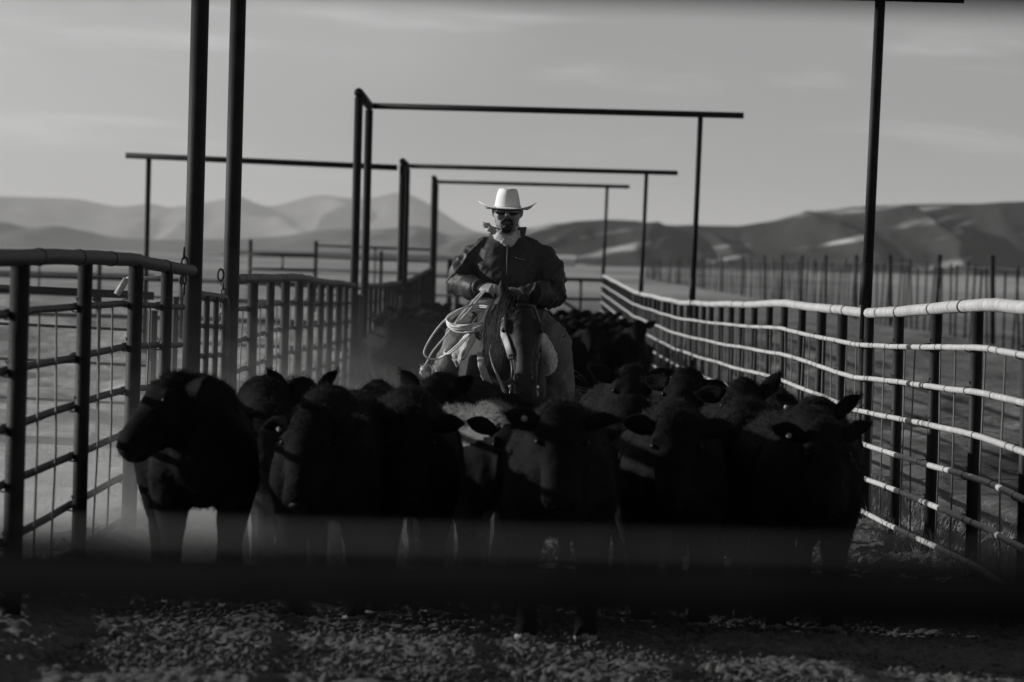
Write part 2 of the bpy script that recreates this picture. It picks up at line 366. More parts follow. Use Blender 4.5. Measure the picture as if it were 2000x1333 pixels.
mid_p = [(-100,425),(0,430),(59,443),(105,437),(139,443),(197,458),(231,462),(330,466),(450,464),(559,458),(622,447),(680,443),(722,448),(775,441),(810,437),(838,441),(873,458),(932,451),(970,455),(1050,462),(1150,480),(1400,500),(2100,520)]
near_p = [(900,492),(960,460),(1010,442),(1060,431),(1120,424),(1180,420),(1240,422),(1300,433),(1346,431),(1440,432),(1509,421),(1560,408),(1625,400),(1695,393),(1765,390),(1858,388),(1905,390),(2000,385),(2150,380)]
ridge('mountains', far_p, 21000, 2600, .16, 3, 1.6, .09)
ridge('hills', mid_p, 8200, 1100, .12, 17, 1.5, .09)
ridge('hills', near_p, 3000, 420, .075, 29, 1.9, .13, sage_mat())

# ------------------------------------------------------------------ alley fences, gates and overhead frames
XL, XR = -2.08, 2.72
def path_pts(x, y0, y1, h, step=1.0, wob=.012, seed=0):
    n = max(2, int(abs(y1 - y0) / step) + 1); P = []
    for k in range(n):
        y = y0 + (y1 - y0) * k / (n - 1)
        P.append((x + .3 * wob * math.sin(y * 1.7 + seed) + wob * math.sin(y * .43 + seed * 2), y, g(x, y) + h + .8 * wob * math.sin(y * .55 + seed * 3) + .25 * wob * math.sin(y * 2.3 + seed)))
    return P
RH = [.13, .375, .62, .865, 1.11, 1.355]
def pipe_fence(name, label, x, y0, y1, railm, side, sp=3.05, group=None, seed=0, ys=None):
    e = empty(name, (x, y0, g(x, y0)), label, 'fence', group); org = (x, y0, g(x, y0))
    rr = random.Random(seed)
    mb = MB(); P = path_pts(x, y0, y1, 1.60, .8, .006, seed)
    mb.loft(P, .038, 14)
    y = y0 + 1.5
    while y < min(y1, 90):                                              # couplings and clamps on the top pipe
        q = path_pts(x, y, y + .09, 1.60, .09, .006, seed)
        mb.loft([q[0], q[-1]], .0415, 14, mi=1 if rr.random() < .6 else 0)
        y += rr.choice((.75, 2.2, 3.0, 4.5))
    obj('top_rail', mb, [railm, MT['ring']], e, org)
    ny = int((y1 - y0) / sp)
    ys = ys or [y0 + .12 + k * (y1 - y0 - .24) / max(ny, 1) for k in range(ny + 1)]
    for k, h in enumerate(RH):
        mb = MB(); P = path_pts(x - .055, y0, y1, h, .8, .0045, seed + k * 1.3)
        mb.loft(P, .0185, 10)
        y = y0 + rr.random()
        while y < min(y1, 75) and side > 0:
            q = path_pts(x - .055, y, y + .03, h, .05, .0045, seed + k * 1.3)
            mb.loft([q[0], q[-1]], .0215, 10, mi=1); y += rr.choice((.5, 1.3, 2.0, 3.1))
        obj('rail', mb, [railm, MT['ring']], e, org)
    for y in ys:                                                        # posts with wire clips holding the rails
        mb = MB(); z = g(x, y); r = .037 if rr.random() < .8 else .043
        mb.tube((x, y, z - .3), (x + rr.uniform(-.01, .01), y, z + 1.57), r, 14)
        if y < 80:
            for h in RH:
                c = Vector((x - .05, y, z + h)); ring = []
                for q in range(9):
                    w = 2 * math.pi * q / 9
                    ring.append(c + Vector((.010 + .033 * math.cos(w), 0, .0235 * math.sin(w))))
                mb.loft(ring, .0042, 5, up=(0, 1, 0), closed=True, mi=1)
                mb.tube(c + Vector((.02, -.004, .02)), c + Vector((.01 + rr.uniform(-.015, .015), -.02, .055)), .0032, 5, mi=1)
        obj('post', mb, [MT['steel'], MT['ring']], e, org)
    for a, b in zip(ys, ys[1:]):                                        # upright stays between the rails
        for q in (.34, .68):
            y = a + (b - a) * (q + rr.uniform(-.05, .05)); z = g(x, y)
            if y > 110: continue
            mb = MB(); k_ = rr.uniform(-.02, .02)
            mb.loft([(x - .03, y, z + .12), (x - .03 + k_, y + k_, z + .7), (x - .03, y, z + 1.36)], .0055, 6, up=(0, 1, 0))
            obj('stay', mb, MT['wire'], e, org)
    return e
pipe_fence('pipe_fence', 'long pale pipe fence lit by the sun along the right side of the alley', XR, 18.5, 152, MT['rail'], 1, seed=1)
LG = 'dark pipe fences along the left side of the alley'
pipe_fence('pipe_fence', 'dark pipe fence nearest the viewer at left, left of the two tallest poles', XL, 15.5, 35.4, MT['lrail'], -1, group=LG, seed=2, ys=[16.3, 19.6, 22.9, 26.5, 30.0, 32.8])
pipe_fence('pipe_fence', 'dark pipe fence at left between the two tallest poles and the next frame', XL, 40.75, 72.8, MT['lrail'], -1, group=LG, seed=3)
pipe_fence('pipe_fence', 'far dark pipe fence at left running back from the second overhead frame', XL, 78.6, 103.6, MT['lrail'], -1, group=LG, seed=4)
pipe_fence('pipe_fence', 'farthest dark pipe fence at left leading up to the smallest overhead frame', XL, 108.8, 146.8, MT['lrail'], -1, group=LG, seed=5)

def overhead(label, df, db, zf, zb, r, left_ext=None):
    e = empty('overhead_frame', (XL, db, g(XL, db)), label, 'overhead frame', 'welded pipe frames spanning the alley'); org = tuple(e.location)
    for y, z in ((df, zf), (db, zb)):
        mb = MB(); mb.tube((XL, y, g(XL, y) - .3), (XL, y, z - r), r, 18)
        obj('pole', mb, MT['steel'], e, org)
    mb = MB(); mb.tube((XL, df - .12, zf + .0), (XL, db + .05, zb), r * 1.12, 18); obj('header_pipe', mb, MT['steel'], e, org)
    mb = MB(); px_ = XR - .02; mb.tube((px_, db, g(XR, db) + 1.4), (px_ + .05, db, zb - r * .7), r * .66, 16)
    mb.tube((px_ - .002, db, g(XR, db) - .3), (px_, db, g(XR, db) + 1.40), r * .7, 16)
    mb.tube((px_, db, g(XR, db) + 1.66), (px_ + .006, db, g(XR, db) + 1.98), r * .8, 16)   # sleeve at the foot of the upper pipe
    obj('pole', mb, MT['steel'], e, org)
    mb = MB(); mb.tube((XL + r * 1.0, db, zb), (XR + .66, db, zb), r * .78, 16); obj('crossbar', mb, MT['steel'], e, org)
    if left_ext:
        mb = MB(); mb.tube((XL - .1, df, zf - .12), (XL - 5.35, df, zf - .02), r * .95, 16); obj('crossbar', mb, MT['steel'], e, org)
        mb = MB(); mb.tube((XL - 4.9, df, g(-7, df) - .3), (XL - 4.9, df, zf - .08), r * .85, 16); obj('pole', mb, MT['steel'], e, org)
    return e
overhead('nearest overhead pipe frame, its two tall left poles rising out of the picture', 35.6, 40.5, 3.987, 3.987, .060)
overhead('second overhead pipe frame behind the rider, the widest one seen whole', 73.0, 78.4, 4.13, 4.11, .058)
overhead('third overhead pipe frame, whose crossbar carries on to a pole far left', 103.8, 108.6, 3.76, 3.76, .060, True)
overhead('farthest and smallest overhead pipe frame just above the hat', 147.0, 152.0, 4.10, 4.07, .066)

def swing_gate(label, x, y0, y1, n=6, h=1.45):
    e = empty('alley_gate', (x, y0, g(x, y0)), label, 'gate', 'gates closing the gaps between the frame poles'); org = tuple(e.location)
    mb = MB(); P = [(x, y0 + .1, g(x, y0) + h - .22), (x, y0 + .22, g(x, y0) + h - .04)] + path_pts(x, y0 + .4, y1 - .4, h, .9, 0) + [(x, y1 - .22, g(x, y1) + h - .05), (x, y1 - .1, g(x, y1) + h - .25)]
    mb.loft(P, .032, 10); mb.loft([(x, y0 + .1, g(x, y0) + h - .2), (x, y0 + .1, g(x, y0) + .25), (x, y0 + .25, g(x, y0) + .2)] + path_pts(x, y0 + .4, y1 - .4, .2, .9, 0) + [(x, y1 - .1, g(x, y1) + .25), (x, y1 - .1, g(x, y1) + h - .2)], .03, 10)
    obj('frame', mb, MT['rgate'], e, org)
    for k in range(1, n):
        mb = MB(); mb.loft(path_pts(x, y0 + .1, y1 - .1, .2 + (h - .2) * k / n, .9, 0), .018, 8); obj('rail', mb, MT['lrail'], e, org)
    for q in (.3, .55, .8):
        y = y0 + (y1 - y0) * q
        mb = MB(); mb.tube((x + .03, y, g(x, y) + .2), (x + .03, y, g(x, y) + h), .022, 10); obj('upright', mb, MT['rgate'], e, org)
    return e
def chain(mb, a, n, sag=0, r=.018):
    a = Vector(a)
    for k in range(n):
        c = a + Vector((.006 * math.sin(k * 2), .0, -k * r * 2.1)); w = k % 2
        ring = []
        for q in range(8):
            t = 2 * math.pi * q / 8
            ring.append(c + (Vector((r * .75 * math.cos(t), 0, r * 1.3 * math.sin(t))) if w else Vector((0, r * .75 * math.cos(t), r * 1.3 * math.sin(t)))))
        mb.loft(ring, r * .28, 5, up=(0.3, 1, 0), closed=True)
g1 = swing_gate('near dark gate at left, chained shut between the two tallest poles', XL - .02, 35.7, 40.4)
mb = MB(); cx = XL - .075; cz = g(XL, 40.5) + 1.60
ring = [Vector((cx + .022 * math.cos(t), 40.40, cz + .03 + .045 * math.sin(t))) for t in np.linspace(0, 2 * math.pi, 14)[:-1]]
mb.loft(ring, .008, 6, up=(0, 1, 0), closed=True); chain(mb, (cx + .02, 40.38, cz - .05), 9, r=.022)
obj('chain', mb, MT['ring'], g1, tuple(g1.location))
swing_gate('dark gate at left between the poles of the second overhead frame', XL - .02, 73.1, 78.3)
swing_gate('dark gate at left between the poles of the third overhead frame', XL - .02, 103.9, 108.5)
# a loop of chain and a bright latch bar near the left fence
mb = MB(); q = at(358, 507, 35.5)
chain(mb, (XL - .06, 35.5, q.z + .04), 5, r=.028); 
o = tag(obj('latch_chain', mb, MT['ring'], None, (XL - .06, 35.5, q.z)), 'short dark chain hooked round the leftmost tall pole', 'chain')

def rail_gate(name, label, a, b, h, rails, mats, posts=(), nup=3, cat='gate', group=None, rr_=.022, thick=.035, brace=False):
    """a straight panel between two ground points"""
    a, b = Vector(a), Vector(b); e = empty(name, tuple(a), label, cat, group); org = tuple(a)
    for k, z in enumerate(rails):
        mb = MB(); r = thick if z in (rails[0], rails[-1]) else rr_
        mb.tube(a + Vector((0, 0, z)), b + Vector((0, 0, z)), r, 10); obj('rail', mb, mats, e, org)
    for k in range(nup):
        p = a.lerp(b, (k + .5) / nup if nup > 1 else .5); mb = MB()
        mb.tube(p + Vector((0, .0, rails[0])), p + Vector((0, 0, rails[-1])), rr_ * .95, 8)
        for z, s in ((rails[0], 1), (rails[-1], -1)):                                  # gusset at each end
            mb.box(p + Vector((-.03, 0, z + s * .05)), (.03, .006, .03), Matrix.Rotation(R(45), 3, 'Y'))
        obj('upright', mb, mats, e, org)
    for t in posts:
        p = a.lerp(b, t); mb = MB(); mb.tube(p + Vector((0, .06, -.3)), p + Vector((0, .06, h)), .06, 12); obj('post', mb, MT['steel'], e, org)
    if brace:
        mb = MB(); mb.tube(a.lerp(b, .55) + Vector((0, 0, rails[-1])), a.lerp(b, .95) + Vector((0, 0, rails[0])), rr_, 8); obj('brace', mb, mats, e, org)
    return e
def gp(px, d): p = at(px, 600, d); return Vector((p.x, d, g(p.x, d)))
rail_gate('panel_gate', 'grey panel gate with a thick flat bottom bar in the pen behind the left fence', gp(-120, 46), gp(300, 46), 1.3,
          [.12, .47, .80, 1.10, 1.40], MT['lrail'], nup=2, thick=.036, rr_=.013)
mb = MB(); p = gp(298, 45.6); mb.tube(p + Vector((0, 0, -.3)), p + Vector((0, 0, 1.28)), .045, 4); o = obj('square_post', mb, MT['steel'], None, tuple(p), smooth=False)
tag(o, 'short square steel post just left of the leftmost tall pole', 'post')
mb = MB(); p = gp(340, 46.5); mb.tube(p + Vector((0, 0, -.3)), p + Vector((0, 0, 1.4)), .04, 4); o = obj('square_post', mb, MT['steel'], None, tuple(p), smooth=False)
tag(o, 'square steel post half hidden by the leftmost tall pole', 'post')
mb = MB(); a = at(228, 576, 33.5); b = at(247, 546, 33.5); mb.tube(a, b, .022, 10); mb.tube(b, b + Vector((.05, 0, .02)), .012, 8); mb.tube(b, Vector((XL - .04, 33.5, b.z + .02)), .01, 8)
tag(obj('latch_lever', mb, MT['rail'], None, tuple(a)), 'bright slanting latch handle on the left pen fence', 'latch')
PG = 'rail fences of the pens beyond the left fence'
rail_gate('rail_fence', 'blurred three rail fence crossing the far left pen', gp(-150, 120), gp(690, 120), 1.7, [.5, .95, 1.35], MT['rgate'], posts=(.6,), nup=4, cat='fence', group=PG, rr_=.03, thick=.05)
rail_gate('rail_fence', 'dark top railed fence crossing behind the two tallest poles', gp(380, 95), gp(840, 95), 1.6, [.4, .8, 1.15, 1.5], MT['rgate'], posts=(), nup=4, cat='fence', group=PG, rr_=.022, thick=.035)
rail_gate('rail_fence', 'single railed blurred fence between two posts left of the second frame', gp(486, 165), gp(614, 165), 2.2, [1.3, 1.75], MT['rgate'], posts=(0, 1), nup=1, cat='fence', group=PG, rr_=.03, thick=.05)
rail_gate('rail_fence', 'faint many railed fence running right from the post beside the second frame', gp(616, 175), gp(845, 175), 2.0, [.5, .9, 1.3, 1.7, 2.1], MT['rgate'], posts=(.55, 1), nup=1, cat='fence', group=PG, rr_=.03, thick=.04)
rail_gate('rail_fence', 'low far rail fence left of the leftmost tall pole', gp(-150, 140), gp(300, 140), 1.75, [.7, 1.2, 1.6], MT['rgate'], posts=(.76, .93), nup=1, cat='fence', group=PG, rr_=.025, thick=.03)
rail_gate('end_gate', 'braced pipe gate closing the far end of the alley behind the rider', Vector((XL + .1, 149.5, g(0, 150))), Vector((XR - .1, 149.5, g(0, 150))), 1.5,
          [.3, .88, 1.42], MT['rgate'], nup=4, rr_=.04, thick=.05, brace=True)
for px, top, d in ((877, 507, 175), (892, 500, 185)):
    p = gp(px, d); mb = MB(); mb.tube(p + Vector((0, 0, -.3)), Vector((p.x, d, at(px, top, d).z)), .09, 8); o = obj('corner_post', mb, MT['steel'], None, tuple(p))
    tag(o, 'thick far post by the rider\'s arm, ' + ('left one of two' if px == 877 else 'right one of two and taller'), 'post', 'thick far posts by the rider')

# tall stake fence right of the alley
e = empty('stake_fence', (13.3, 118, g(13.3, 118)), 'tall blurred wire fence of thin stakes running off behind the right fence', 'fence'); org = tuple(e.location)
ystk = list(np.arange(118, 300, 2.75)) + list(np.arange(300, 640, 4.6)); rest = MB(); cnt = 0
for k, y in enumerate(ystk):
    big = k % 8 == 3; x = 13.3 + (y - 118) * .006 + rng.uniform(-.05, .05); z = g(x, y)
    mb = MB() if cnt < 95 else rest
    mb.tube((x, y, z - .2), (x + rng.uniform(-.14, .14), y, z + (2.55 if big else rng.uniform(2.0, 2.45))), .08 if big else .033, 7)
    if cnt < 95: obj('stake', mb, MT['steel'], e, org)
    cnt += 1
o = obj('far_stakes', rest, MT['steel'], e, org); o['kind'] = 'stuff'
mb = MB()
for h in (.15, .6, 1.05, 1.5, 1.95, 2.3): mb.loft([(13.3, 118, g(13.3, 118) + h), (13.9, 220, g(13.9, 220) + h), (16.5, 640, h)], .006, 5)
obj('line_wires', mb, MT['wire'], e, org)

for px, d, w_, lb in ((1104, 1900, 3.4, 'tiny pale shed on the far plain just right of the rider\'s shoulder'), (1068, 2150, 2.2, 'tiny pale shed on the far plain, left of the slightly bigger one')):
    p = at(px, 520, d); e = empty('shed', (p.x, d, 0), lb, 'shed', 'pale sheds on the far plain'); org = (p.x, d, 0)
    mb = MB(); mb.box((p.x, d, 1.2), (w_, 4, 1.6)); obj('wall', mb, MT['rail'], e, org, smooth=False)
    mb = MB(); V_ = [(p.x + a * (w_ + .3), d + b, z) for a in (-1, 1) for b, z in ((-4.4, 2.75), (0, 4.1), (4.4, 2.75))]
    mb.add(V_, [(0, 1, 4, 3), (1, 2, 5, 4), (0, 2, 1), (3, 4, 5), (0, 3, 5, 2)]); obj('roof', mb, MT['fleece'], e, org, smooth=False)
# near gate: the blurred bars the picture is taken through
e = empty('near_gate', (0, 4, .2), 'dark gate bars close to the lens, blurred across the top and bottom', 'gate'); org = (0, 4, .2)
for z in (.45, .86, 1.27, 1.676, 2.1405):
    mb = MB(); mb.tube((-.44, 4, z), (2.6, 4, z), .0255, 24); obj('rail', mb, MT['nearbar'], e, org)
mb = MB(); mb.tube((-.44, 4, 1.709), (2.6, 4, 1.709), .0048, 10); obj('cable', mb, MT['lrail'], e, org)
for x in (-.437, 2.6):
    mb = MB(); mb.tube((x, 4, .1), (x, 4, 2.25), .032, 20); obj('upright', mb, MT['nearbar'], e, org)

# ------------------------------------------------------------------ cattle
def lerp(a, b, t): return a + (b - a) * t
def add_fur(mb, V, Nn, n, ln, wd, flow, lift=.55, mi=0, sel=None, seed=0):
    """short hairs as slim triangles standing off a skin"""
    r = np.random.default_rng(seed); I = np.arange(len(V)) if sel is None else np.nonzero(sel)[0]
    if len(I) == 0: return
    k = r.choice(I, n); P = V[k] + r.normal(0, .008, (n, 3)); Nk = Nn[k]
    D = Nk * lift + np.asarray(flow)[None, :] + r.normal(0, .28, (n, 3)); D /= np.linalg.norm(D, axis=1)[:, None]
    L = ln * r.uniform(.5, 1.25, n)[:, None]
    S = np.cross(D, r.normal(0, 1, (n, 3))); S /= np.linalg.norm(S, axis=1)[:, None]; S *= wd
    P = P - Nk * .004
    o = len(mb.v); A = np.stack([P - S, P + S, P + D * L], 1).reshape(-1, 3)
    mb.v += [tuple(q) for q in A.tolist()]; mb.f += [(o + 3 * i, o + 3 * i + 1, o + 3 * i + 2) for i in range(n)]; mb.m += [mi] * n

def cow_build(seed, poll=(0, -.72, 1.06), yaw=0, pitch=62, ears=(10, 10), legs=(0, 0, 0, 0), nfur=9000, fat=1.0, tags=(1, 0), fine=.02, dark_face=False):
    """a beef calf facing -Y, origin on the ground under its middle; returns body, fur and tag geometry"""
    r = random.Random(seed); mb = MB(); f = fat * .91
    trunk = [(-.70, .70, .06, .07), (-.655, .70, .15, .17), (-.56, .72, .205, .235), (-.44, .735, .238, .268), (-.28, .745, .252, .285), (-.05, .745, .272 , .292), (.2, .745, .285, .29), (.42, .765, .268, .265), (.58, .79, .235, .23), (.68, .81, .165, .165), (.725, .82, .08, .08)]
    mb.loft([(0, y, z) for y, z, a, b in trunk], [(a * f, b) for y, z, a, b in trunk], 16)
    mb.loft([(0, -.5, .99), (0, -.3, 1.0), (0, .1, 1.0), (0, .5, 1.0)], [(.07, .05), (.09, .045), (.08, .035), (.1, .03)], 10)     # topline
    p = Vector(poll); ps, th = R(yaw), R(pitch)
    ax = Vector((math.sin(ps) * math.cos(th), -math.cos(ps) * math.cos(th), -math.sin(th)))
    lat = ax.cross(Vector((0, 0, 1))).normalized(); up = lat.cross(ax)                      # up = away from the jaw
    nb = Vector((0, -.40, .84)); hb = p - up * .07 + ax * .06
    mid = nb.lerp(hb, .5) + Vector((0, 0, .02))
    mb.loft([nb, mid, hb, hb + (hb - mid) * .15], [(.185, .27), (.14, .19), (.105, .13), (.08, .09)], 14)
    mb.loft([(0, -.52, .62), (0, -.66, .70), tuple(mid - Vector((0, 0, .14)))], [(.06, .08), (.05, .09), (.03, .04)], 10)   # dewlap
    hd = [(-.045, .05, .045, -.03), (-.02, .085, .08, -.025), (.035, .11, .11, -.04), (.09, .124, .13, -.055), (.15, .119, .14, -.07), (.22, .101, .125, -.07), (.285, .089, .107, -.066), (.34, .091, .094, -.062), (.385, .093, .082, -.06), (.412, .078, .06, -.06), (.424, .04, .03, -.06)]
    kw_, kl_ = r.uniform(.93, 1.06), r.uniform(.94, 1.06); hd = [(t * kl_, a * kw_, b, o) for t, a, b, o in hd]
    mb.loft([p + ax * t + up * o for t, a, b, o in hd], [(a, b) for t, a, b, o in hd], 14, up=tuple(up))
    for s_ in (-1, 1): mb.ball(p + ax * .125 + lat * s_ * .098 + up * .025, (.028, .028, .028), 8)   # brow
    mb.loft([(s_ * .0, 0, 0) for s_ in (0,)] and [tuple(p + ax * .06 - up * .12), tuple(p + ax * .18 - up * .175), tuple(p + ax * .32 - up * .13)], [(.06, .06), (.074, .06), (.055, .035)], 10, up=tuple(up))  # jaw
    for s_, dy in ((-1, legs[0]), (1, legs[1])):
        mb.loft([(s_ * .155 * f, -.40, .80), (s_ * .165 * f, -.44, .62), (s_ * .155 * f, -.43 + dy * .3, .47), (s_ * .14, -.42 + dy * .6, .34), (s_ * .138, -.42 + dy * .6, .295), (s_ * .133, -.42 + dy * .85, .18), (s_ * .133, -.42 + dy, .105), (s_ * .134, -.44 + dy, .05), (s_ * .134, -.45 + dy, .0)],
                [(.10, .17), (.115, .16), (.082, .10), (.057, .062), (.055, .06), (.042, .045), (.047, .05), (.052, .06), (.06, .07)], 12, up=(0, 1, 0))
    for s_, dy in ((-1, legs[2]), (1, legs[3])):
        mb.loft([(s_ * .15, .50, .84), (s_ * .18 * f, .46, .66), (s_ * .19 * f, .43 + dy * .2, .53), (s_ * .175, .56 + dy * .5, .42), (s_ * .165, .61 + dy * .7, .355), (s_ * .155, .60 + dy * .85, .22), (s_ * .15, .58 + dy, .105), (s_ * .15, .555 + dy, .05), (s_ * .15, .545 + dy, 0)],
                [(.13, .21), (.135, .19), (.10, .14), (.06, .085), (.048, .066), (.042, .047), (.045, .05), (.05, .058), (.056, .068)], 12, up=(0, 1, 0))
    V, Nn, Fc = remesh(mb, fine, 5)
    lump = n3(V, 6, seed) * .012 + n3(V, 17, seed + 4) * .006
    V = V + Nn * lump[:, None]
    body = MB(); body.add(V, Fc)
    hm = V[:, 2] < .045; body.m = [1 if all(hm[i] for i in q) else 0 for q in Fc]
    if dark_face:
        fmk = (V - np.array(p)) @ np.array(ax) > .03
        body.m = [2 if (body.m[i] == 0 and fmk[q[0]]) else body.m[i] for i, q in enumerate(Fc)]
    else: fmk = np.zeros(len(V), bool)
    fur = MB(); gl = []
    add_fur(fur, V, Nn, int(nfur * 1.5), .020, .0013, (0, .55, -.45), .5, sel=(V[:, 2] > .4) & ~fmk, seed=seed)
    add_fur(fur, V, Nn, nfur // 2, .024, .0013, (0, .7, .05), .55, sel=(V[:, 2] > .93) & (V[:, 1] > -.6), seed=seed + 1)
    ph = np.array(p); near_poll = np.linalg.norm(V - ph, axis=1) < .13
    add_fur(fur, V, Nn, nfur // 6, .018, .0013, tuple(ax * .3 + up * .3), .7, sel=near_poll & ~fmk, seed=seed + 2)
    add_fur(fur, V, Nn, nfur // 8, .018, .0013, (0, .1, -.9), .4, sel=V[:, 2] <= .4, seed=seed + 5)
    tg = []
    for s_, lift, has in ((1, ears[0], tags[0]), (-1, ears[1], tags[1])):
        e0 = p + lat * s_ * .095 + ax * .045 - up * .03; a = R(lift); f0 = len(body.f)
        dr = (lat * s_ * math.cos(a) + Vector((0, 0, 1)) * math.sin(a) - ax * .12).normalized()
        fw = (ax * .5 + up * .6 - dr * (ax * .5 + up * .6).dot(dr)).normalized()          # the way the ear's hollow faces
        tw_ = r.uniform(-.6, .6); fw = (fw * math.cos(tw_) + dr.cross(fw) * math.sin(tw_)).normalized()
        w = [(0, .030, .026), (.03, .040, .026), (.06, .050, .02), (.095, .050, .016), (.125, .039, .013), (.15, .021, .009), (.165, .006, .004)]
        m0 = len(body.v); body.loft([e0 + dr * t - fw * (.018 * math.sin(t / .165 * 3.1)) for t, _, _ in w], [(b, c) for _, b, c in w], 10, up=tuple(fw))
        EV = np.array(body.v[m0:]); c = np.array(e0 + dr * .09); EN = EV - (np.array(e0)[None, :] + np.outer((EV - np.array(e0)) @ np.array(dr), np.array(dr)))
        EN /= np.linalg.norm(EN, axis=1)[:, None] + 1e-6
        if dark_face: body.m[f0:] = [2] * (len(body.f) - f0)
        else: add_fur(fur, EV, EN, 420, .02, .0012, tuple(dr * .7), .5, seed=seed + 7 + s_)
        if has: tg.append((e0 + dr * .075 + fw * .016, fw, dr))
    eyes = [p + ax * .15 + lat * s_ * .106 * kw_ + up * .018 for s_ in (-1, 1)]
    # tail
    body.loft([(0, .70, .90), (0, .76, .86), (.02, .79, .74), (.03, .78, .62), (.02, .78, .54), (.025, .785, .46)], [.035, .03, .022, .018, .026, .004], 8, up=(0, 1, 0))
    nose = p + ax * .405 * kl_ - up * .048
    return dict(body=body, fur=fur, tags=tg, eyes=eyes, nose=nose, ax=ax, up=up, lat=lat)
def tag_mesh(items):
    mb = MB()
    for c, n_, d in items:
        rot = n_.to_track_quat('Z', 'Y').to_matrix()
        V = []; k = 14
        for z in (0, .006):
            for q in range(k): V.append(c + rot @ Vector((0.0135 * math.cos(2 * math.pi * q / k), .0135 * math.sin(2 * math.pi * q / k), z)))
        mb.add(V, [(q, (q + 1) % k, k + (q + 1) % k, k + q) for q in range(k)] + [tuple(range(k, 2 * k)), tuple(reversed(range(k)))])
        mb.ball(c + n_ * .008, .008, 8)
    return mb
def place_cow(label, px, py, d, heading, group='cattle at the front of the herd', sc=1.0, dun=False, **kw):
    """stand a calf so that its poll is at photo pixel (px, py), d metres down the alley"""
    hp = at(px, py, d)
    a = R(heading); gz = g(hp.x, d)
    pz = (hp.z - gz) / sc
    off = kw.pop('off', (0, -.74))
    poll = (off[0], off[1], pz); kw['yaw'] = kw.get('yaw', 0)
    b = cow_build(poll=poll, **kw)
    # root so that the poll lands there: root + Rz(heading) * sc * off
    ox = sc * (off[0] * math.cos(a) - off[1] * math.sin(a)); oy = sc * (off[0] * math.sin(a) + off[1] * math.cos(a))
    loc = (hp.x - ox, d - oy, g(hp.x - ox, d - oy))
    e = empty('calf', loc, label, 'calf', group, a); e.scale = (sc,) * 3
    body = link('body', mesh_of(b['body'], 'body'), [MT['dun' if dun else 'coat'], MT['hoof'], MT['coat']], e)
    link('hair', mesh_of(b['fur'], 'hair', smooth=False), MT['dunhair' if dun else 'hair'], e)
    for it in b['tags']: link('ear_tag', mesh_of(tag_mesh([it]), 'ear_tag'), MT['tagm'], e)
    for q in b['eyes']:
        m = MB(); m.ball(q, .014, 10); link('eye', mesh_of(m, 'eye'), MT['eye'], e)
    m = MB(); n0 = b['nose']
    m.ball(n0 + b['ax'] * .004, (.05, .042, .022), 10, rot=b['ax'].to_track_quat('Z', 'Y').to_matrix())
    link('nose', mesh_of(m, 'nose'), MT['nose'], e)
    print('COW', label[:40], 'poll', round(pz, 2), 'x', round(loc[0], 2), 'y', round(loc[1], 2))
    return e
place_cow('leftmost black calf of the front row, head turned sideways to the left', 348, 740, 24.8, 6, seed=1, yaw=-66, pitch=46, off=(-.14, -.66), ears=(6, 16), tags=(0, 0), legs=(.02, -.08, .1, -.1), fat=1.02)
place_cow('black calf second from the left in the front row, head hung low', 612, 808, 24.2, -6, seed=2, yaw=-18, pitch=66, ears=(-12, 6), tags=(1, 0), legs=(.0, .1, -.1, .1), off=(-.02, -.76))
place_cow('black calf third from the left in the front row, facing straight ahead', 800, 810, 24.9, 2, seed=3, yaw=4, pitch=64, ears=(14, 0), tags=(1, 0), legs=(-.05, .08, .05, -.1))
place_cow('pale coated calf amid the black herd, its sunlit neck crossed by rail shadows', 1000, 826, 26.9, 14, seed=4, yaw=-8, pitch=62, ears=(14, 30), tags=(0, 1), dun=True, dark_face=True, sc=.91, off=(.02, -.74))
place_cow('black calf in the centre of the front row standing nearest the viewer', 1098, 806, 23.8, 0, seed=5, yaw=2, pitch=66, ears=(10, 2), tags=(1, 0), legs=(-.06, -.02, .1, -.1))
place_cow('black calf right of centre in the front row, both ears held level', 1322, 818, 25.2, 0, seed=6, yaw=0, pitch=66, ears=(6, 4), tags=(0, 0), legs=(.05, -.05, .05, -.08), fat=1.05)
place_cow('black calf with a pale tag squeezed between two front row calves at the right', 1452, 822, 26.5, -4, seed=7, yaw=8, pitch=62, ears=(4, -8), tags=(0, 1))
place_cow('rightmost black calf of the front row, one ear stretched towards the pale fence', 1608, 836, 25.3, 6, seed=8, yaw=8, pitch=62, ears=(12, 22), tags=(1, 0), off=(.02, -.74), fat=1.05)
place_cow('black calf at the far right of the second row, round tag in raised ear', 1597, 792, 27.5, -2, seed=9, yaw=0, pitch=60, ears=(35, 38), tags=(1, 0), nfur=6000)
place_cow('black calf at the back, peering over the herd left of the highest head', 1232, 722, 31.8, 4, seed=10, yaw=2, pitch=58, ears=(20, 16), tags=(0, 0), nfur=6000)
place_cow('black hump browed calf with its head raised highest, right of the rider', 1342, 728, 30.6, -8, seed=11, yaw=-10, pitch=55, ears=(2, -20), tags=(0, 1), nfur=6000)
place_cow('black calf right of the highest head, looking over the second row, one ear up', 1452, 752, 29.4, 0, seed=12, yaw=-6, pitch=55, ears=(-5, 48), tags=(0, 0), nfur=6000)
place_cow('black calf with long raised ears just below the rope tassel', 846, 752, 28.6, -10, seed=13, yaw=-14, pitch=60, ears=(48, 36), tags=(0, 0), nfur=6000)
place_cow('black second row calf at left whose two round ears stick straight up', 592, 752, 27.7, 10, seed=14, yaw=6, pitch=55, ears=(48, 50), tags=(0, 0), nfur=6000, sc=.94)
place_cow('black second row calf at left with a round tag in its lowered ear', 712, 788, 28.0, 4, seed=15, yaw=-6, pitch=58, ears=(28, 8), tags=(1, 0), nfur=6000, sc=.9)
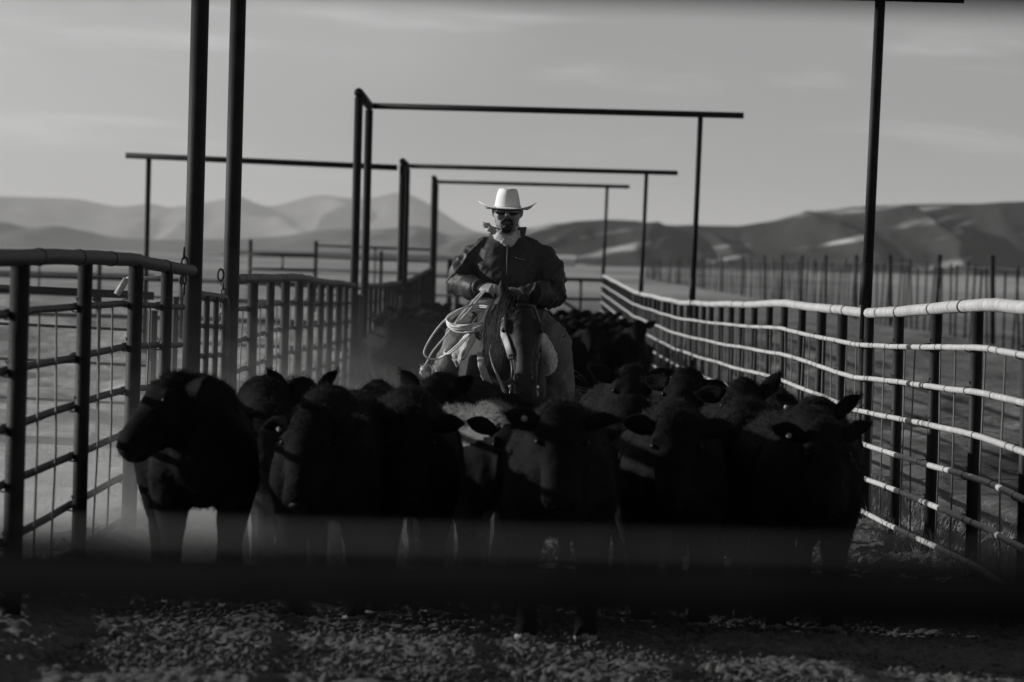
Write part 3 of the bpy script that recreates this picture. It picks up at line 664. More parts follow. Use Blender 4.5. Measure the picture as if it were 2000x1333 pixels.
place_cow('black calf at left with a broad back, its head hidden behind its neighbours', 525, 805, 27.3, -6, seed=16, yaw=10, pitch=70, ears=(10, 10), tags=(0, 0), nfur=6000, off=(.08, -.72), sc=.96)
place_cow('shaggy backed black calf behind the centre of the front row, head down', 1215, 850, 27.2, -8, seed=17, yaw=0, pitch=70, ears=(0, 0), tags=(0, 0), nfur=9000, sc=.97)
place_cow('black calf turned away from the viewer at the back, left of the horse', 775, 800, 31.0, 160, seed=18, yaw=0, pitch=40, ears=(0, 0), tags=(0, 0), nfur=6000, sc=.9)
place_cow('black calf directly below the reins, only an ear and brow showing', 965, 792, 29.5, -14, seed=19, yaw=-8, pitch=60, ears=(40, 20), tags=(0, 0), nfur=5000, sc=.9)
place_cow('black calf at the back beside the pale fence, only back and ear showing', 1525, 778, 31.0, 10, seed=20, yaw=-14, pitch=66, ears=(20, 10), tags=(0, 0), nfur=6000)

# dark herd behind the rider: four shapes, copied
protos = []
def herd_calf(k, x, y, hd, s):
    loc = (x, y, g(x, y))
    if k >= len(protos):
        b = cow_build(seed=40 + k, poll=(random.uniform(-.1, .1), -.74, 1.1 + .05 * (k % 3)), yaw=random.uniform(-25, 25), pitch=50 + 6 * (k % 3), ears=(15, 20), tags=(0, 0), nfur=1500, fine=.03)
        e = empty('calf', loc, 'black calf packed in the dark herd behind the rider', 'calf', 'dark herd behind the rider', hd); e.scale = (s,) * 3
        link('body', mesh_of(b['body'], 'body'), [MT['coat'], MT['hoof']], e); link('hair', mesh_of(b['fur'], 'hair', smooth=False), MT['hair'], e)
        protos.append(e); return e
    e0 = protos[k % len(protos)]; e = e0.copy(); COL.objects.link(e); e.location = loc; e.rotation_euler.z = hd; e.scale = (s,) * 3
    for ch in e0.children:
        c = ch.copy(); COL.objects.link(c); c.parent = e
    return e
rows = [74.5, 77, 79.4, 82, 84.6, 87.4, 90.4, 94, 98, 102]
n = 0
for ri, y in enumerate(rows):
    for ci in range(8):
        x = -1.62 + ci * .54 + random.uniform(-.1, .1) + (.15 if ri % 2 else 0)
        if x > 2.0: continue
        if ri < 1 and ci in (2, 6): continue
        herd_calf(n if n < 4 else random.randrange(4), x, y + random.uniform(-.45, .45), math.pi * 0 + random.uniform(-.3, .3), random.uniform(1.02, 1.13)); n += 1

# ------------------------------------------------------------------ horse, facing the viewer, head lowered to the right
RD = 36.0
def P(px, py, dd=0): return at(px, py, RD + dd)
hx = P(984, 600, 0).x; HG = g(hx, RD)
horse = empty('horse', (hx, RD, HG), 'dark bridled horse with lowered head, ridden by the man in the hat', 'horse'); HO = (hx, RD, HG)
def hl(x, y, z): return Vector((hx + x, RD + y, HG + z))
mb = MB()
tr = [(-.92, 1.06, .08, .12), (-.84, 1.06, .17, .24), (-.70, 1.08, .235, .33), (-.50, 1.12, .265, .38), (-.2, 1.13, .285, .37), (.15, 1.12, .30, .36), (.5, 1.16, .30, .34), (.8, 1.22, .28, .30), (1.0, 1.24, .20, .24), (1.1, 1.22, .1, .12)]
mb.loft([hl(0, y, z) for y, z, a, b in tr], [(a, b) for y, z, a, b in tr], 18)
mb.loft([hl(0, -.75, 1.32), hl(0, -.45, 1.48), hl(0, -.2, 1.5), hl(0, .1, 1.44)], [(.09, .06), (.07, .06), (.07, .05), (.1, .05)], 10)
for s_ in (-1, 1):                                                       # breast muscles
    mb.loft([hl(s_ * .12, -.86, 1.16), hl(s_ * .13, -.88, 1.02), hl(s_ * .12, -.82, .86)], [(.10, .08), (.115, .09), (.09, .08)], 10, up=(0, 1, 0))
poll = P(1018, 583, -1.55); muz = P(1026, 768, -2.02)
ax = (muz - poll).normalized(); HL = (muz - poll).length
side = ax.cross(Vector((0, 0, 1))).normalized(); fr = side.cross(ax).normalized()          # fr: front of the face
if fr.y > 0: fr = -fr
nk0 = hl(-.0, -.62, 1.22); nk1 = poll - fr * .12 + ax * .10
mid1 = nk0.lerp(nk1, .4) + Vector((-.01, 0, .07)); mid2 = nk0.lerp(nk1, .75) + Vector((-.01, 0, .07))
mb.loft([hl(0, -.45, 1.18), nk0, mid1, mid2, nk1, nk1 + (nk1 - mid2) * .25], [(.22, .36), (.19, .33), (.135, .24), (.105, .185), (.09, .15), (.07, .10)], 16)
hd = [(-.03, .045, .05, -.05), (.0, .075, .085, -.06), (.10, .098, .12, -.075), (.22, .115, .145, -.09), (.32, .118, .145, -.09), (.42, .100, .13, -.085), (.56, .076, .10, -.07), (.70, .066, .085, -.06), (.82, .070, .08, -.058), (.90, .078, .078, -.06), (.96, .068, .066, -.06), (1.0, .042, .04, -.06)]
hd = [(t, a * .92, b, o) for t, a, b, o in hd]
mb.loft([poll + ax * (t * HL) + fr * o for t, a, b, o in hd], [(a, b) for t, a, b, o in hd], 16, up=tuple(fr))
for s_ in (-1, 1):
    mb.loft([poll + ax * (.18 * HL) + side * s_ * .085 - fr * .10, poll + ax * (.30 * HL) + side * s_ * .09 - fr * .13, poll + ax * (.44 * HL) + side * s_ * .06 - fr * .12], [(.04, .08), (.045, .09), (.03, .05)], 10, up=tuple(fr))   # cheek
    mb.loft([poll + ax * (.24 * HL) + side * s_ * .098 + fr * .01, poll + ax * (.31 * HL) + side * s_ * .108 + fr * .005, poll + ax * (.37 * HL) + side * s_ * .092 + fr * .0], [(.022, .02), (.028, .024), (.018, .014)], 8, up=tuple(fr))  # brow over the eye
    q = poll + ax * (.865 * HL) + side * s_ * .052 + fr * .004                     # nostril rim
    mb.loft([q + (side * s_ * .012 * math.cos(w) + ax * .032 * math.sin(w) + fr * .012 * math.cos(w)) for w in np.linspace(0, 2 * math.pi, 11)[:-1]], .0175, 8, up=tuple(fr), closed=True)
    dy = -.1 * s_
    mb.loft([hl(s_ * .17, -.55, 1.12), hl(s_ * .18, -.60, .92), hl(s_ * .165, -.58 + dy * .5, .72), hl(s_ * .155, -.57 + dy, .50), hl(s_ * .15, -.57 + dy, .44), hl(s_ * .148, -.56 + dy, .28), hl(s_ * .148, -.56 + dy, .15), hl(s_ * .148, -.61 + dy, .07), hl(s_ * .148, -.63 + dy, .0)],
            [(.11, .2), (.12, .18), (.085, .11), (.06, .07), (.058, .066), (.038, .045), (.045, .05), (.05, .06), (.065, .075)], 12, up=(0, 1, 0))
    mb.loft([hl(s_ * .17, .75, 1.25), hl(s_ * .19, .72, 1.0), hl(s_ * .19, .66, .80), hl(s_ * .17, .84, .60), hl(s_ * .16, .90, .53), hl(s_ * .15, .88, .32), hl(s_ * .15, .87, .15), hl(s_ * .15, .83, .07), hl(s_ * .15, .80, 0)],
            [(.16, .27), (.16, .24), (.12, .16), (.065, .09), (.055, .08), (.042, .05), (.047, .05), (.05, .06), (.065, .075)], 12, up=(0, 1, 0))
V, Nn, Fc = remesh(mb, .015, 3)
V = V + Nn * (n3(V, 9, 77) * .007)[:, None]
body = MB(); body.add(V, Fc); hm = V[:, 2] < HG + .06
body.m = [1 if all(hm[i] for i in q) else 0 for q in Fc]
for s_, tip in ((-1, P(981, 547, -1.52)), (1, P(1047, 551, -1.58))):     # ears, hollow turned forward
    e0 = poll + side * (.062 * (1 if (side.x * s_) > 0 else -1)) + ax * .02 - fr * .03
    d_ = (tip - e0); w = [(0, .030, .026), (.2, .037, .03), (.45, .040, .026), (.7, .030, .018), (.9, .014, .009), (1, .004, .004)]
    body.loft([e0 + d_ * t + Vector((.02 * math.sin(t * 3.1) * s_, 0, 0)) for t, _, _ in w], [(a, b) for _, a, b in w], 12, up=(0, -1, 0))
bo = obj('body', body, [MT['horse'], MT['hoof']], horse, HO)
# short coat, mane and forelock
def strand(mb, pts, r0, mi=0): 
    n_ = len(pts); mb.loft(pts, [(r0 * (1 - .85 * k / (n_ - 1)), r0 * .8 * (1 - .85 * k / (n_ - 1))) for k in range(n_)], 4, up=(0, 1, .2), mi=mi, cap=False)
mb = MB(); rr = random.Random(4)
for k in range(420):                                                     # mane falls on the side of the neck at the left of the photograph
    t = rr.random() ** .8; a = mid1.lerp(nk1, t) if t < .6 else mid2.lerp(poll, (t - .6) / .4)
    a = a + Vector((rr.uniform(-.04, .03) - .03, rr.uniform(-.05, .02), .13 + rr.uniform(-.06, .02) - .09 * t))
    L = rr.uniform(.12, .40); out = rr.uniform(.02, .12)
    strand(mb, [a, a + Vector((-.4 * out, -.06, .01)), a + Vector((-.85 * out, -.11, -.35 * L)), a + Vector((-1.0 * out + rr.uniform(-.02, .02), -.12, -.7 * L)), a + Vector((-1.05 * out + rr.uniform(-.05, .04), -.12, -L))], rr.uniform(.0018, .0036))
for k in range(45):                                                      # forelock
    a = poll + side * rr.uniform(-.04, .04) + fr * (.03) + ax * rr.uniform(-.03, .03); L = rr.uniform(.06, .14); o_ = rr.uniform(-.03, .03)
    strand(mb, [a, a + fr * .03 + ax * .04 + side * o_ * .4, a + fr * .035 + ax * (.6 * L) + side * o_, a + fr * .02 + ax * L + side * o_ * 1.3], rr.uniform(.0016, .003))
obj('mane', mb, MT['mane'], horse, HO, smooth=False)
mb = MB()
for k in range(120):
    a = hl(rr.uniform(-.05, .05), 1.08, 1.2); L = rr.uniform(.6, .95); o_ = rr.uniform(-.12, .12)
    strand(mb, [a, a + Vector((o_ * .3, .1, -.15)), a + Vector((o_ * .8, .12, -.5 * L)), a + Vector((o_, .1, -L))], .006)
obj('tail', mb, MT['mane'], horse, HO, smooth=False)
for s_ in (-1, 1):
    m = MB(); m.ball(poll + ax * (.315 * HL) + side * s_ * .113 - fr * .028, .021, 12); obj('eye', m, MT['eye'], horse, HO)
    m = MB(); m.ball(poll + ax * (.868 * HL) + side * s_ * .054 + fr * .012, (.015, .014, .027), 10); obj('nostril', m, MT['lens'], horse, HO)

# bridle and reins
def strapmesh(mb, pts, w, th=.006, up=(0, -1, 0), n=8, mi=0):
    mb.loft(pts, [(w / 2, th / 2)] * len(pts), n, up=up, mi=mi)
def face(t, s_, o=0): # point on the side of the face
    hw = np.interp(t, [h[0] for h in hd], [h[1] for h in hd]); of = np.interp(t, [h[0] for h in hd], [h[3] for h in hd])
    return poll + ax * (t * HL) + side * (s_ * (hw + .014)) + fr * (of + o)
lt = 1 if side.x < 0 else -1                                             # the side sign of the photograph's left
bridle = empty('bridle', tuple(poll), 'pale strapped bridle on the head of the dark horse, with metal bit and long reins', 'bridle'); BO = tuple(poll)
for s_ in (lt, -lt):
    mb = MB(); strapmesh(mb, [face(.02, s_, .0), face(.15, s_, .03), face(.32, s_, .045), face(.48, s_, .05), face(.60, s_, .045)], .055 if s_ == lt else .04, .010, up=tuple(side * s_ + fr * .7))
    obj('cheek_strap', mb, MT['strap' if s_ == lt else 'leather'], bridle, BO)  # right strap takes the dark leather colour as painted shade
    mb = MB(); strapmesh(mb, [face(.60, s_, .045), face(.72, s_, .03), face(.84, s_, .0)], .018, .008, up=tuple(side * s_ + fr * .7))
    c = face(.62, s_, .055); mb.loft([c + ax * .02 * math.sin(w) + side * .016 * math.cos(w) for w in np.linspace(0, 6.283, 9)[:-1]], .004, 5, up=tuple(fr), closed=True)
    obj('bit_hanger', mb, MT['leather'], bridle, BO)
    mb = MB(); c = face(.86, s_, -.02)
    mb.loft([c, c + ax * .05 - fr * .01 + side * s_ * .006, c + ax * .11 - fr * .03 + side * s_ * .012, c + ax * .15 - fr * .01 + side * s_ * .012], .006, 8)
    e_ = c + ax * .15 - fr * .01 + side * s_ * .012
    mb.loft([e_ + Vector((.013 * math.cos(w), 0, .016 * math.sin(w) - .012)) for w in np.linspace(0, 6.283, 9)[:-1]], .0045, 6, up=(0, 1, 0), closed=True)
    mb.ball(e_ + Vector((.0, -.01, -.01)), .009, 8); mb.ball(c, (.017, .017, .017), 10)
    obj('bit_cheek', mb, MT['chrome'], bridle, BO)
mb = MB(); strapmesh(mb, [face(.05, lt, .04), poll + ax * .09 * HL * 1.6 + fr * .075, face(.05, -lt, .04)], .02, .008, up=(0, -1, .3)); obj('brow_band', mb, MT['leather'], bridle, BO)
mb = MB(); c0 = face(.955, lt, -.06); c1 = face(.955, -lt, -.06); strapmesh(mb, [c0, c0.lerp(c1, .5) - fr * .05 + ax * .03, c1], .018, .008); obj('chin_strap', mb, MT['leather'], bridle, BO)
bl = face(.86, lt, -.02) + ax * .15 - fr * .01; br = face(.86, -lt, -.02) + ax * .15 - fr * .01
mb = MB(); strapmesh(mb, [bl, P(975, 742, -1.95), P(962, 712, -1.6), P(957, 690, -1.35), P(961, 676, -1.2), P(975, 640, -1.05), P(992, 600, -.75), P(1003, 571, -.55)], .026, .008, up=(.5, -1, 0)); obj('rein', mb, MT['strap'], bridle, BO)
mb = MB(); strapmesh(mb, [br, P(1052, 735, -1.8), P(1056, 690, -1.5), P(1046, 630, -1.1), P(1020, 588, -.75), P(1006, 573, -.55)], .022, .008, up=(-.5, -1, 0)); obj('rein', mb, MT['leather'], bridle, BO)

# ------------------------------------------------------------------ saddle with fleece, collar, stirrups
saddle = empty('saddle', tuple(P(980, 600, 0)), 'dark leather stock saddle with pale fleece pads under the rider', 'saddle'); SO = tuple(saddle.location)
mb = MB()
mb.loft([hl(0, -.42, 1.50), hl(0, -.2, 1.52), hl(0, .1, 1.50), hl(0, .35, 1.54), hl(0, .45, 1.62)], [(.20, .05), (.23, .06), (.25, .05), (.24, .05), (.16, .04)], 16); obj('seat', mb, MT['leather'], saddle, SO)
mb = MB(); a = P(980, 622, -.42); b = P(977, 592, -.5)
mb.loft([a, a.lerp(b, .5), a.lerp(b, .8), b, b + Vector((0, 0, .018))], [.034, .026, .026, .038, .03], 14); mb.loft([P(955, 650, -.35), P(966, 628, -.42), P(982, 618, -.44), P(1000, 628, -.42), P(1010, 650, -.35)], [.035, .05, .055, .05, .035], 12, up=(0, 1, 0))
obj('horn', mb, MT['leather'], saddle, SO)
def fleece(pts, rad, seed):
    mb = MB(); mb.loft(pts, rad, 14, up=(0, 1, 0)); V, Nn, Fc = remesh(mb, .011, 2)
    V = V + Nn * (n3(V, 26, seed) * .018 + n3(V, 60, seed + 2) * .01)[:, None]
    m = MB(); m.add(V, Fc); add_fur(m, V, Nn, 2600, .007, .0016, (-.2, -.2, -.2), .8, seed=seed); return m
obj('fleece_pad', fleece([P(962, 645, -.5), P(942, 652, -.52), P(922, 672, -.5), P(904, 696, -.45), P(897, 706, -.4)], [(.03, .05), (.055, .08), (.072, .09), (.068, .09), (.03, .05)], 3), MT['fleece'], saddle, SO)
obj('fleece_pad', fleece([P(1052, 655, -.5), P(1060, 672, -.48), P(1070, 695, -.42), P(1072, 712, -.38), P(1066, 726, -.35)], [(.03, .05), (.055, .08), (.06, .09), (.055, .09), (.03, .05)], 6), MT['fleece'], saddle, SO)
mb = MB()
strapmesh(mb, [P(1050, 700, -.8), P(1020, 735, -1.0), P(985, 752, -1.08), P(945, 735, -1.0), P(924, 700, -.7), P(935, 668, -.55)], .045, .012, up=(0, -1, .3)); obj('breast_collar', mb, MT['leather'], saddle, SO)
mb = MB(); strapmesh(mb, [P(938, 690, -.9), P(941, 715, -1.1), P(950, 742, -1.12), P(962, 768, -1.1), P(968, 800, -1.05)], .05, .01, up=(0, -1, .3)); obj('tie_strap', mb, MT['strap'], saddle, SO)
mb = MB(); c = P(938, 655, -.62); mb.loft([c + Vector((.016 * math.cos(w), 0, .026 * math.sin(w))) for w in np.linspace(0, 6.283, 11)[:-1]], .005, 6, up=(0, 1, 0), closed=True); strapmesh(mb, [c + Vector((0, 0, .02)), P(941, 640, -.55)], .02, .01); obj('ring', mb, MT['chrome'], saddle, SO)
for cx_, cy_ in ((866, 770), (1096, 800)):
    c = P(cx_, cy_, -.05); mb = MB()
    for s_ in (-1, 1): mb.loft([c + Vector((s_ * .01, 0, .16)), c + Vector((s_ * .07, 0, .08)), c + Vector((s_ * .07, 0, -.02)), c + Vector((s_ * .06, 0, -.04))], [.012, .014, .016, .016], 8, up=(0, 1, 0))
    mb.box(c + Vector((0, 0, -.045)), (.075, .06, .012)); obj('stirrup', mb, MT['leather'], saddle, SO)

# ------------------------------------------------------------------ rider
person = empty('person', tuple(P(988, 630, 0)), 'bearded rider in a white cowboy hat, sunglasses and dark jacket holding the reins', 'person'); PO = tuple(person.location)
mb = MB()
hc = P(991, 415, -.02)                                                   # middle of the head
S = 1 / 250.0
def hp(x, y, z): return hc + Vector((x, y, z))                           # y < 0 is towards the viewer
mb.loft([hp(0, .01, -.135), hp(0, -.005, -.12), hp(0, -.005, -.085), hp(0, 0, -.04), hp(0, .01, .01), hp(0, .015, .045), hp(0, .015, .08), hp(0, .015, .11)],
        [(.032, .045), (.055, .075), (.072, .092), (.083, .102), (.084, .106), (.076, .100), (.062, .08), (.03, .04)], 20, up=(0, -1, 0))
mb.loft([hp(0, -.10, .035), hp(0, -.116, .0), hp(0, -.128, -.022), hp(0, -.112, -.036)], [(.012, .012), (.014, .015), (.019, .016), (.014, .008)], 10, up=(0, -1, 0))   # nose
mb.loft([hp(-.03, -.098, -.072), hp(0, -.11, -.07), hp(.03, -.098, -.072)], [.008, .013, .008], 8)       # lips
mb.ball(hp(0, -.085, -.112), (.03, .024, .022), 10)                                                   # chin
for s_ in (-1, 1):
    mb.ball(hp(s_ * .05, -.075, -.025), (.026, .025, .028), 10); mb.ball(hp(s_ * .036, -.088, .02), (.03, .014, .012), 8)
    mb.loft([hp(s_ * .086, .015, .03), hp(s_ * .099, .028, .012), hp(s_ * .097, .025, -.02), hp(s_ * .086, .01, -.034)], [(.008, .02), (.009, .026), (.008, .02), (.006, .01)], 8, up=(0, -1, 0))  # ears
mb.loft([hp(0, .02, -.08), P(991, 468, .03), P(991, 482, .05)], [.06, .07, .08], 14, up=(0, -1, 0))    # neck
sh = [P(990, 478, .04), P(990, 520, .03), P(988, 570, .05), P(988, 620, .1)]
mb.loft(sh, [(.20, .11), (.22, .13), (.2, .13), (.19, .14)], 16, up=(0, -1, 0))
LS, LE, LW = P(926, 502, .05), P(899, 556, -.02), P(937, 562, -.38)
RS, RE, RW = P(1056, 504, .05), P(1076, 562, -.02), P(1020, 576, -.42)
for a, b, c in ((LS, LE, LW), (RS, RE, RW)):
    mb.loft([a, a.lerp(b, .5), b, b.lerp(c, .5), c], [.06, .055, .048, .042, .030], 10, up=(0, -1, 0.1))
for a, b, c in ((P(970, 620, .08), P(903, 652, -.25), P(872, 762, -.02)), (P(1012, 620, .08), P(1088, 668, -.2), P(1093, 790, .0))):
    mb.loft([a, a.lerp(b, .5), b, b.lerp(c, .4), c], [.10, .095, .075, .065, .045], 12, up=(0, -1, 0.1))
def hand(mb, w, knuck, curl, thumb, width=.042):
    """palm from wrist to knuckles, four separate bent fingers and a thumb"""
    d = (knuck - w).normalized(); sp = d.cross(curl).normalized(); curl = sp.cross(d).normalized()
    mb.loft([w, w.lerp(knuck, .5), knuck], [(.027, .02), (.042, .020), (.041, .017)], 10, up=tuple(curl))
    for k, L in enumerate((.070, .078, .072, .056)):
        b = knuck + sp * (.031 - .0205 * k) - d * .006 * abs(k - 1); r = .0092 - .0007 * (k == 3)
        p1 = b + d * (.42 * L) + curl * (.16 * L); p2 = p1 + d * (.14 * L) + curl * (.42 * L); p3 = p2 - d * (.24 * L) + curl * (.22 * L)
        mb.loft([b - d * .012, b + d * (.22 * L), p1, p2, p3], [r, r * 1.02, r, r * .92, r * .72], 8, up=tuple(sp))
    t0 = w.lerp(knuck, .35) + sp * .034 * thumb; t1 = t0 + sp * .018 * thumb + d * .026 + curl * .014; t2 = t1 + d * .028 + curl * .014 - sp * .004 * thumb
    mb.loft([t0 - sp * .012 * thumb, t0, t1, t2], [.014, .0135, .0115, .008], 8, up=tuple(curl))
hand(mb, P(935, 562, -.38), P(961, 564, -.46), Vector((0, .75, -.55)), 1)
hand(mb, P(1020, 576, -.44), P(1001, 570, -.52), Vector((0, .75, -.55)), -1)
V, Nn, Fc = remesh(mb, .0062, 2)
m = MB(); m.add(V, Fc)
hcv = np.array(hc); rel = V - hcv                                        # moustache, goatee and stubble are hair growing on the lower face
fm = ((np.abs(rel[:, 0]) < .04) & (rel[:, 1] < -.07) & (rel[:, 2] < -.045) & (rel[:, 2] > -.14) & ~((np.abs(rel[:, 0]) < .022) & (rel[:, 2] > -.078) & (rel[:, 2] < -.066)))
waist = P(990, 585, 0).z; low = (V[:, 2] < waist) & (np.abs(V[:, 1] - P(990, 585, .1).y) < .42); m.m = [1 if all(low[i] for i in q) else 0 for q in Fc]
obj('body', m, [MT['skin'], MT['jeans']], person, PO)
mb = MB(); add_fur(mb, V, Nn, 2600, .010, .0011, (0, -.1, -.8), .5, sel=fm, seed=3)
st = (rel[:, 1] < .03) & (rel[:, 2] < -.055) & (rel[:, 2] > -.15) & (np.abs(rel[:, 0]) < .09); add_fur(mb, V, Nn, 3200, .005, .0009, (0, 0, -.8), .5, sel=st, seed=4)
for s_ in (-1, 1): mb.loft([hp(0, -.122, -.046), hp(s_ * .016, -.121, -.05), hp(s_ * .034, -.108, -.062), hp(s_ * .040, -.098, -.082)], [(.009, .008), (.011, .009), (.009, .008), (.004, .004)], 8, up=(0, -1, 0))
mb.loft([hp(0, -.112, -.084), hp(0, -.113, -.108), hp(0, -.10, -.135)], [(.014, .006), (.036, .010), (.030, .014)], 10, up=(0, -1, 0)); obj('beard', mb, MT['beard'], person, PO)
mb = MB()
mb.loft([hp(0, .02, .06), hp(0, .035, .02), hp(0, .05, -.03), hp(0, .05, -.07)], [(.072, .085), (.085, .085), (.086, .07), (.07, .05)], 16, up=(0, -1, 0)); obj('hair', mb, MT['beard'], person, PO)
# sunglasses
mb = MB()
for s_ in (-1, 1):
    pts = [(s_ * (.012 + .066 * t), -.126 + .030 * t * t, 0.003 - .004 * t) for t in np.linspace(0, 1, 7)]
    mb.loft([hp(*q) for q in pts], [(.010, .004)] + [(.021, .005)] * 3 + [(.020, .005), (.016, .005), (.010, .004)], 10, up=(0, -1, 0))
    mb.loft([hp(s_ * .074, -.096, .004), hp(s_ * .093, -.04, .008), hp(s_ * .098, .03, .006)], .004, 6)
mb.loft([hp(-.014, -.124, .008), hp(0, -.128, .011), hp(.014, -.124, .008)], .004, 6); obj('sunglasses', mb, MT['lens'], person, PO)
# hat: dished brim turned up at the sides, creased crown
def hat():
    mb = MB(); c = hp(.0, .012, .034); V = []; Fc = []; n = 64
    prof = [(1.0, 0), (1.1, -.0), (1.25, .0), (1.5, .0), (1.75, .0), (1.95, .0), (2.1, .0)]
    A, B = .0875, .116                                                    # crown base half sizes across and along
    def brim(t, w):
        cw, sw = math.cos(w), math.sin(w); k = (t - 1) / 1.1
        x = A * cw + .106 * k * cw; y = B * sw + .10 * k * sw
        z = .036 * (abs(cw) ** 3) * k ** 2.2 - .012 * k * (abs(sw) ** 2)
        z += -.018 * math.sin(math.pi * min(k * 1.15, 1)) * cw * cw
        return Vector((x, y, z))
    layers = [(t, 0) for t, _ in prof] + [(t, -.005) for t, _ in reversed(prof)]
    for t, dz in layers:
        for q in range(n):
            w = 2 * math.pi * q / n; V.append(c + brim(t, w) + Vector((0, 0, dz)))
    for k in range(len(layers) - 1):
        for q in range(n): Fc.append((k * n + q, k * n + (q + 1) % n, (k + 1) * n + (q + 1) % n, (k + 1) * n + q))
    mb.add(V, Fc)
    V = []; Fc = []; lv = [(-.006, 1.0, 1.0), (.015, .985, .99), (.04, .94, .94), (.075, .865, .87), (.10, .80, .81), (.118, .73, .76), (.128, .63, .67), (.132, .50, .52), (.130, .3, .3), (.126, .1, .1)]
    for z, a, b in lv:
        for q in range(n):
            w = 2 * math.pi * q / n; x, y = A * a * math.cos(w), B * b * math.sin(w)
            zz = z
            if z > .095:
                zz -= .024 * math.exp(-(x / .03) ** 2) * min(1, (z - .1) / .03) * (1.0 if y > -.04 else .25)         # centre crease
                if y < 0: x *= 1 - .22 * min(1, max(0, z - .06) / .06) * min(1, -y / .06)                                  # front pinch
                zz += .012 * max(0, -y / B) * 0
            V.append(c + Vector((x, y, zz - .004)))
    m = len(lv)
    for k in range(m - 1):
        for q in range(n): Fc.append((k * n + q, k * n + (q + 1) % n, (k + 1) * n + (q + 1) % n, (k + 1) * n + q))
    Fc.append(tuple((m - 1) * n + q for q in range(n))); mb.add(V, Fc)
    return mb, c, A, B
mb, hcn, HA, HB = hat()
ht = obj('hat', mb, MT['hat'], person, PO)
mb = MB(); mb.loft([hcn + Vector(((HA + .002) * math.cos(w), (HB + .002) * math.sin(w), .004)) for w in np.linspace(0, 2 * math.pi, 49)[:-1]], [(.0025, .007)] * 48, 8, closed=True)
b_ = obj('hat_band', mb, MT['hat'], ht, PO); 
# jacket: one skin with blown folds
mb = MB()
T = [(990, 458, .05, .10, .09), (990, 466, .05, .13, .105), (990, 478, .04, .185, .13), (990, 492, .04, .225, .15), (989, 515, .03, .24, .17), (989, 545, .02, .235, .18), (989, 575, .02, .23, .185), (990, 596, .03, .225, .185), (990, 612, .05, .235, .19)]
mb.loft([P(x, y, d) for x, y, d, a, b in T], [(a, b) for x, y, d, a, b in T], 22, up=(0, -1, 0))
mb.loft([P(966, 474, .04), P(944, 484, .04), LS, LS.lerp(LE, .35) + Vector((-.02, 0, .01)), LS.lerp(LE, .7) + Vector((-.03, 0, 0)), LE + Vector((-.005, .0, -.01)), LE.lerp(LW, .22), LE.lerp(LW, .5), LE.lerp(LW, .78), LW + Vector((-.01, .02, 0))],
        [.05, .072, .088, .088, .087, .082, .076, .07, .06, .046], 16, up=(0, -1, .15))
mb.loft([P(1014, 474, .04), P(1036, 484, .04), RS, RS.lerp(RE, .35) + Vector((.02, 0, .01)), RS.lerp(RE, .7) + Vector((.035, 0, -.02)), RE + Vector((.01, 0, -.045)), RE.lerp(RW, .22) + Vector((0, 0, -.035)), RE.lerp(RW, .5) + Vector((0, 0, -.02)), RE.lerp(RW, .8), RW + Vector((.015, .02, 0))],
        [.05, .072, .09, .095, .098, .097, .09, .078, .06, .046], 16, up=(0, -1, .15))
V, Nn, Fc = remesh(mb, .0085, 3)
def folds(V, seed):
    f = 0
    for k, (sx_, sz_, sh_) in enumerate(((6, 3.2, .9), (10, 5, -.7), (4, 9, .5))):
        u = V[:, 0] * sx_ + V[:, 2] * sx_ * sh_ + V[:, 1] * 2; v = V[:, 2] * sz_ - V[:, 0] * sz_ * sh_ * .5 + V[:, 1] * 5
        q = vnoise(u * 1.3 + .8 * vnoise(v, u, seed + 20 + k), v * .7, seed + k); f = f + ((1 - np.minimum(np.abs(q) * 2.6, 1)) ** 1.6 - .4) / (1 + .5 * k)
    return f
c0 = np.array(P(990, 540, 0)); rx = V[:, 0] - c0[0]
wgt = .35 + np.clip((np.abs(rx) - .12) / .15, 0, 1) * .9
V = V + Nn * ((folds(V, 60) * .020 - .004) * wgt + np.maximum(folds(V * 1.9, 63), -.2) * .008 * wgt + n3(V, 24, 66) * .003)[:, None]
m = MB(); m.add(V, Fc); jk = obj('jacket', m, MT['jacket'], person, PO)
# stand-up collar, open in front
mb = MB()
for rr_, hgt, lean in ((1.0, .085, .018),):
    n = 40; ring = []
    for lev in range(6):
        t = lev / 5
        for q in range(n):
            w = -math.pi / 2 + .30 + (2 * math.pi - .60) * q / (n - 1)
            open_ = math.exp(-((abs(w + math.pi / 2 if w < math.pi / 2 else w - 1.5 * math.pi)) / .55) ** 2)
            rx_, ry_ = .108 + lean * t + .010 * math.sin(q * 1.3) * t, .10 + lean * t
            ring.append(P(991, 474, .03) + Vector((rx_ * math.cos(w), ry_ * math.sin(w), -.02 + (hgt + .04 * (1 - open_)) * t + (-.05) * open_ * (1 - t))))
    mb.add(ring, [(l * n + q, l * n + q + 1, (l + 1) * n + q + 1, (l + 1) * n + q) for l in range(5) for q in range(n - 1)])
o = obj('collar', mb, MT['jacket'], jk, PO); sm = o.modifiers.new('t', 'SOLIDIFY'); sm.thickness = .012
mb = MB(); mb.loft([P(992, 476, -.10), P(991, 505, -.14), P(990, 550, -.165), P(990, 600, -.165)], [(.006, .006)] * 4, 8, up=(0, -1, 0)); obj('zip', mb, MT['jacket'], jk, PO)
mb = MB(); a, b = P(1006, 504, -.136), P(1026, 509, -.126); mb.loft([a, a.lerp(b, .5), b], [(.004, .003)] * 3, 6, up=(0, -1, 0)); obj('pocket_trim', mb, MT['chaps'], jk, PO)
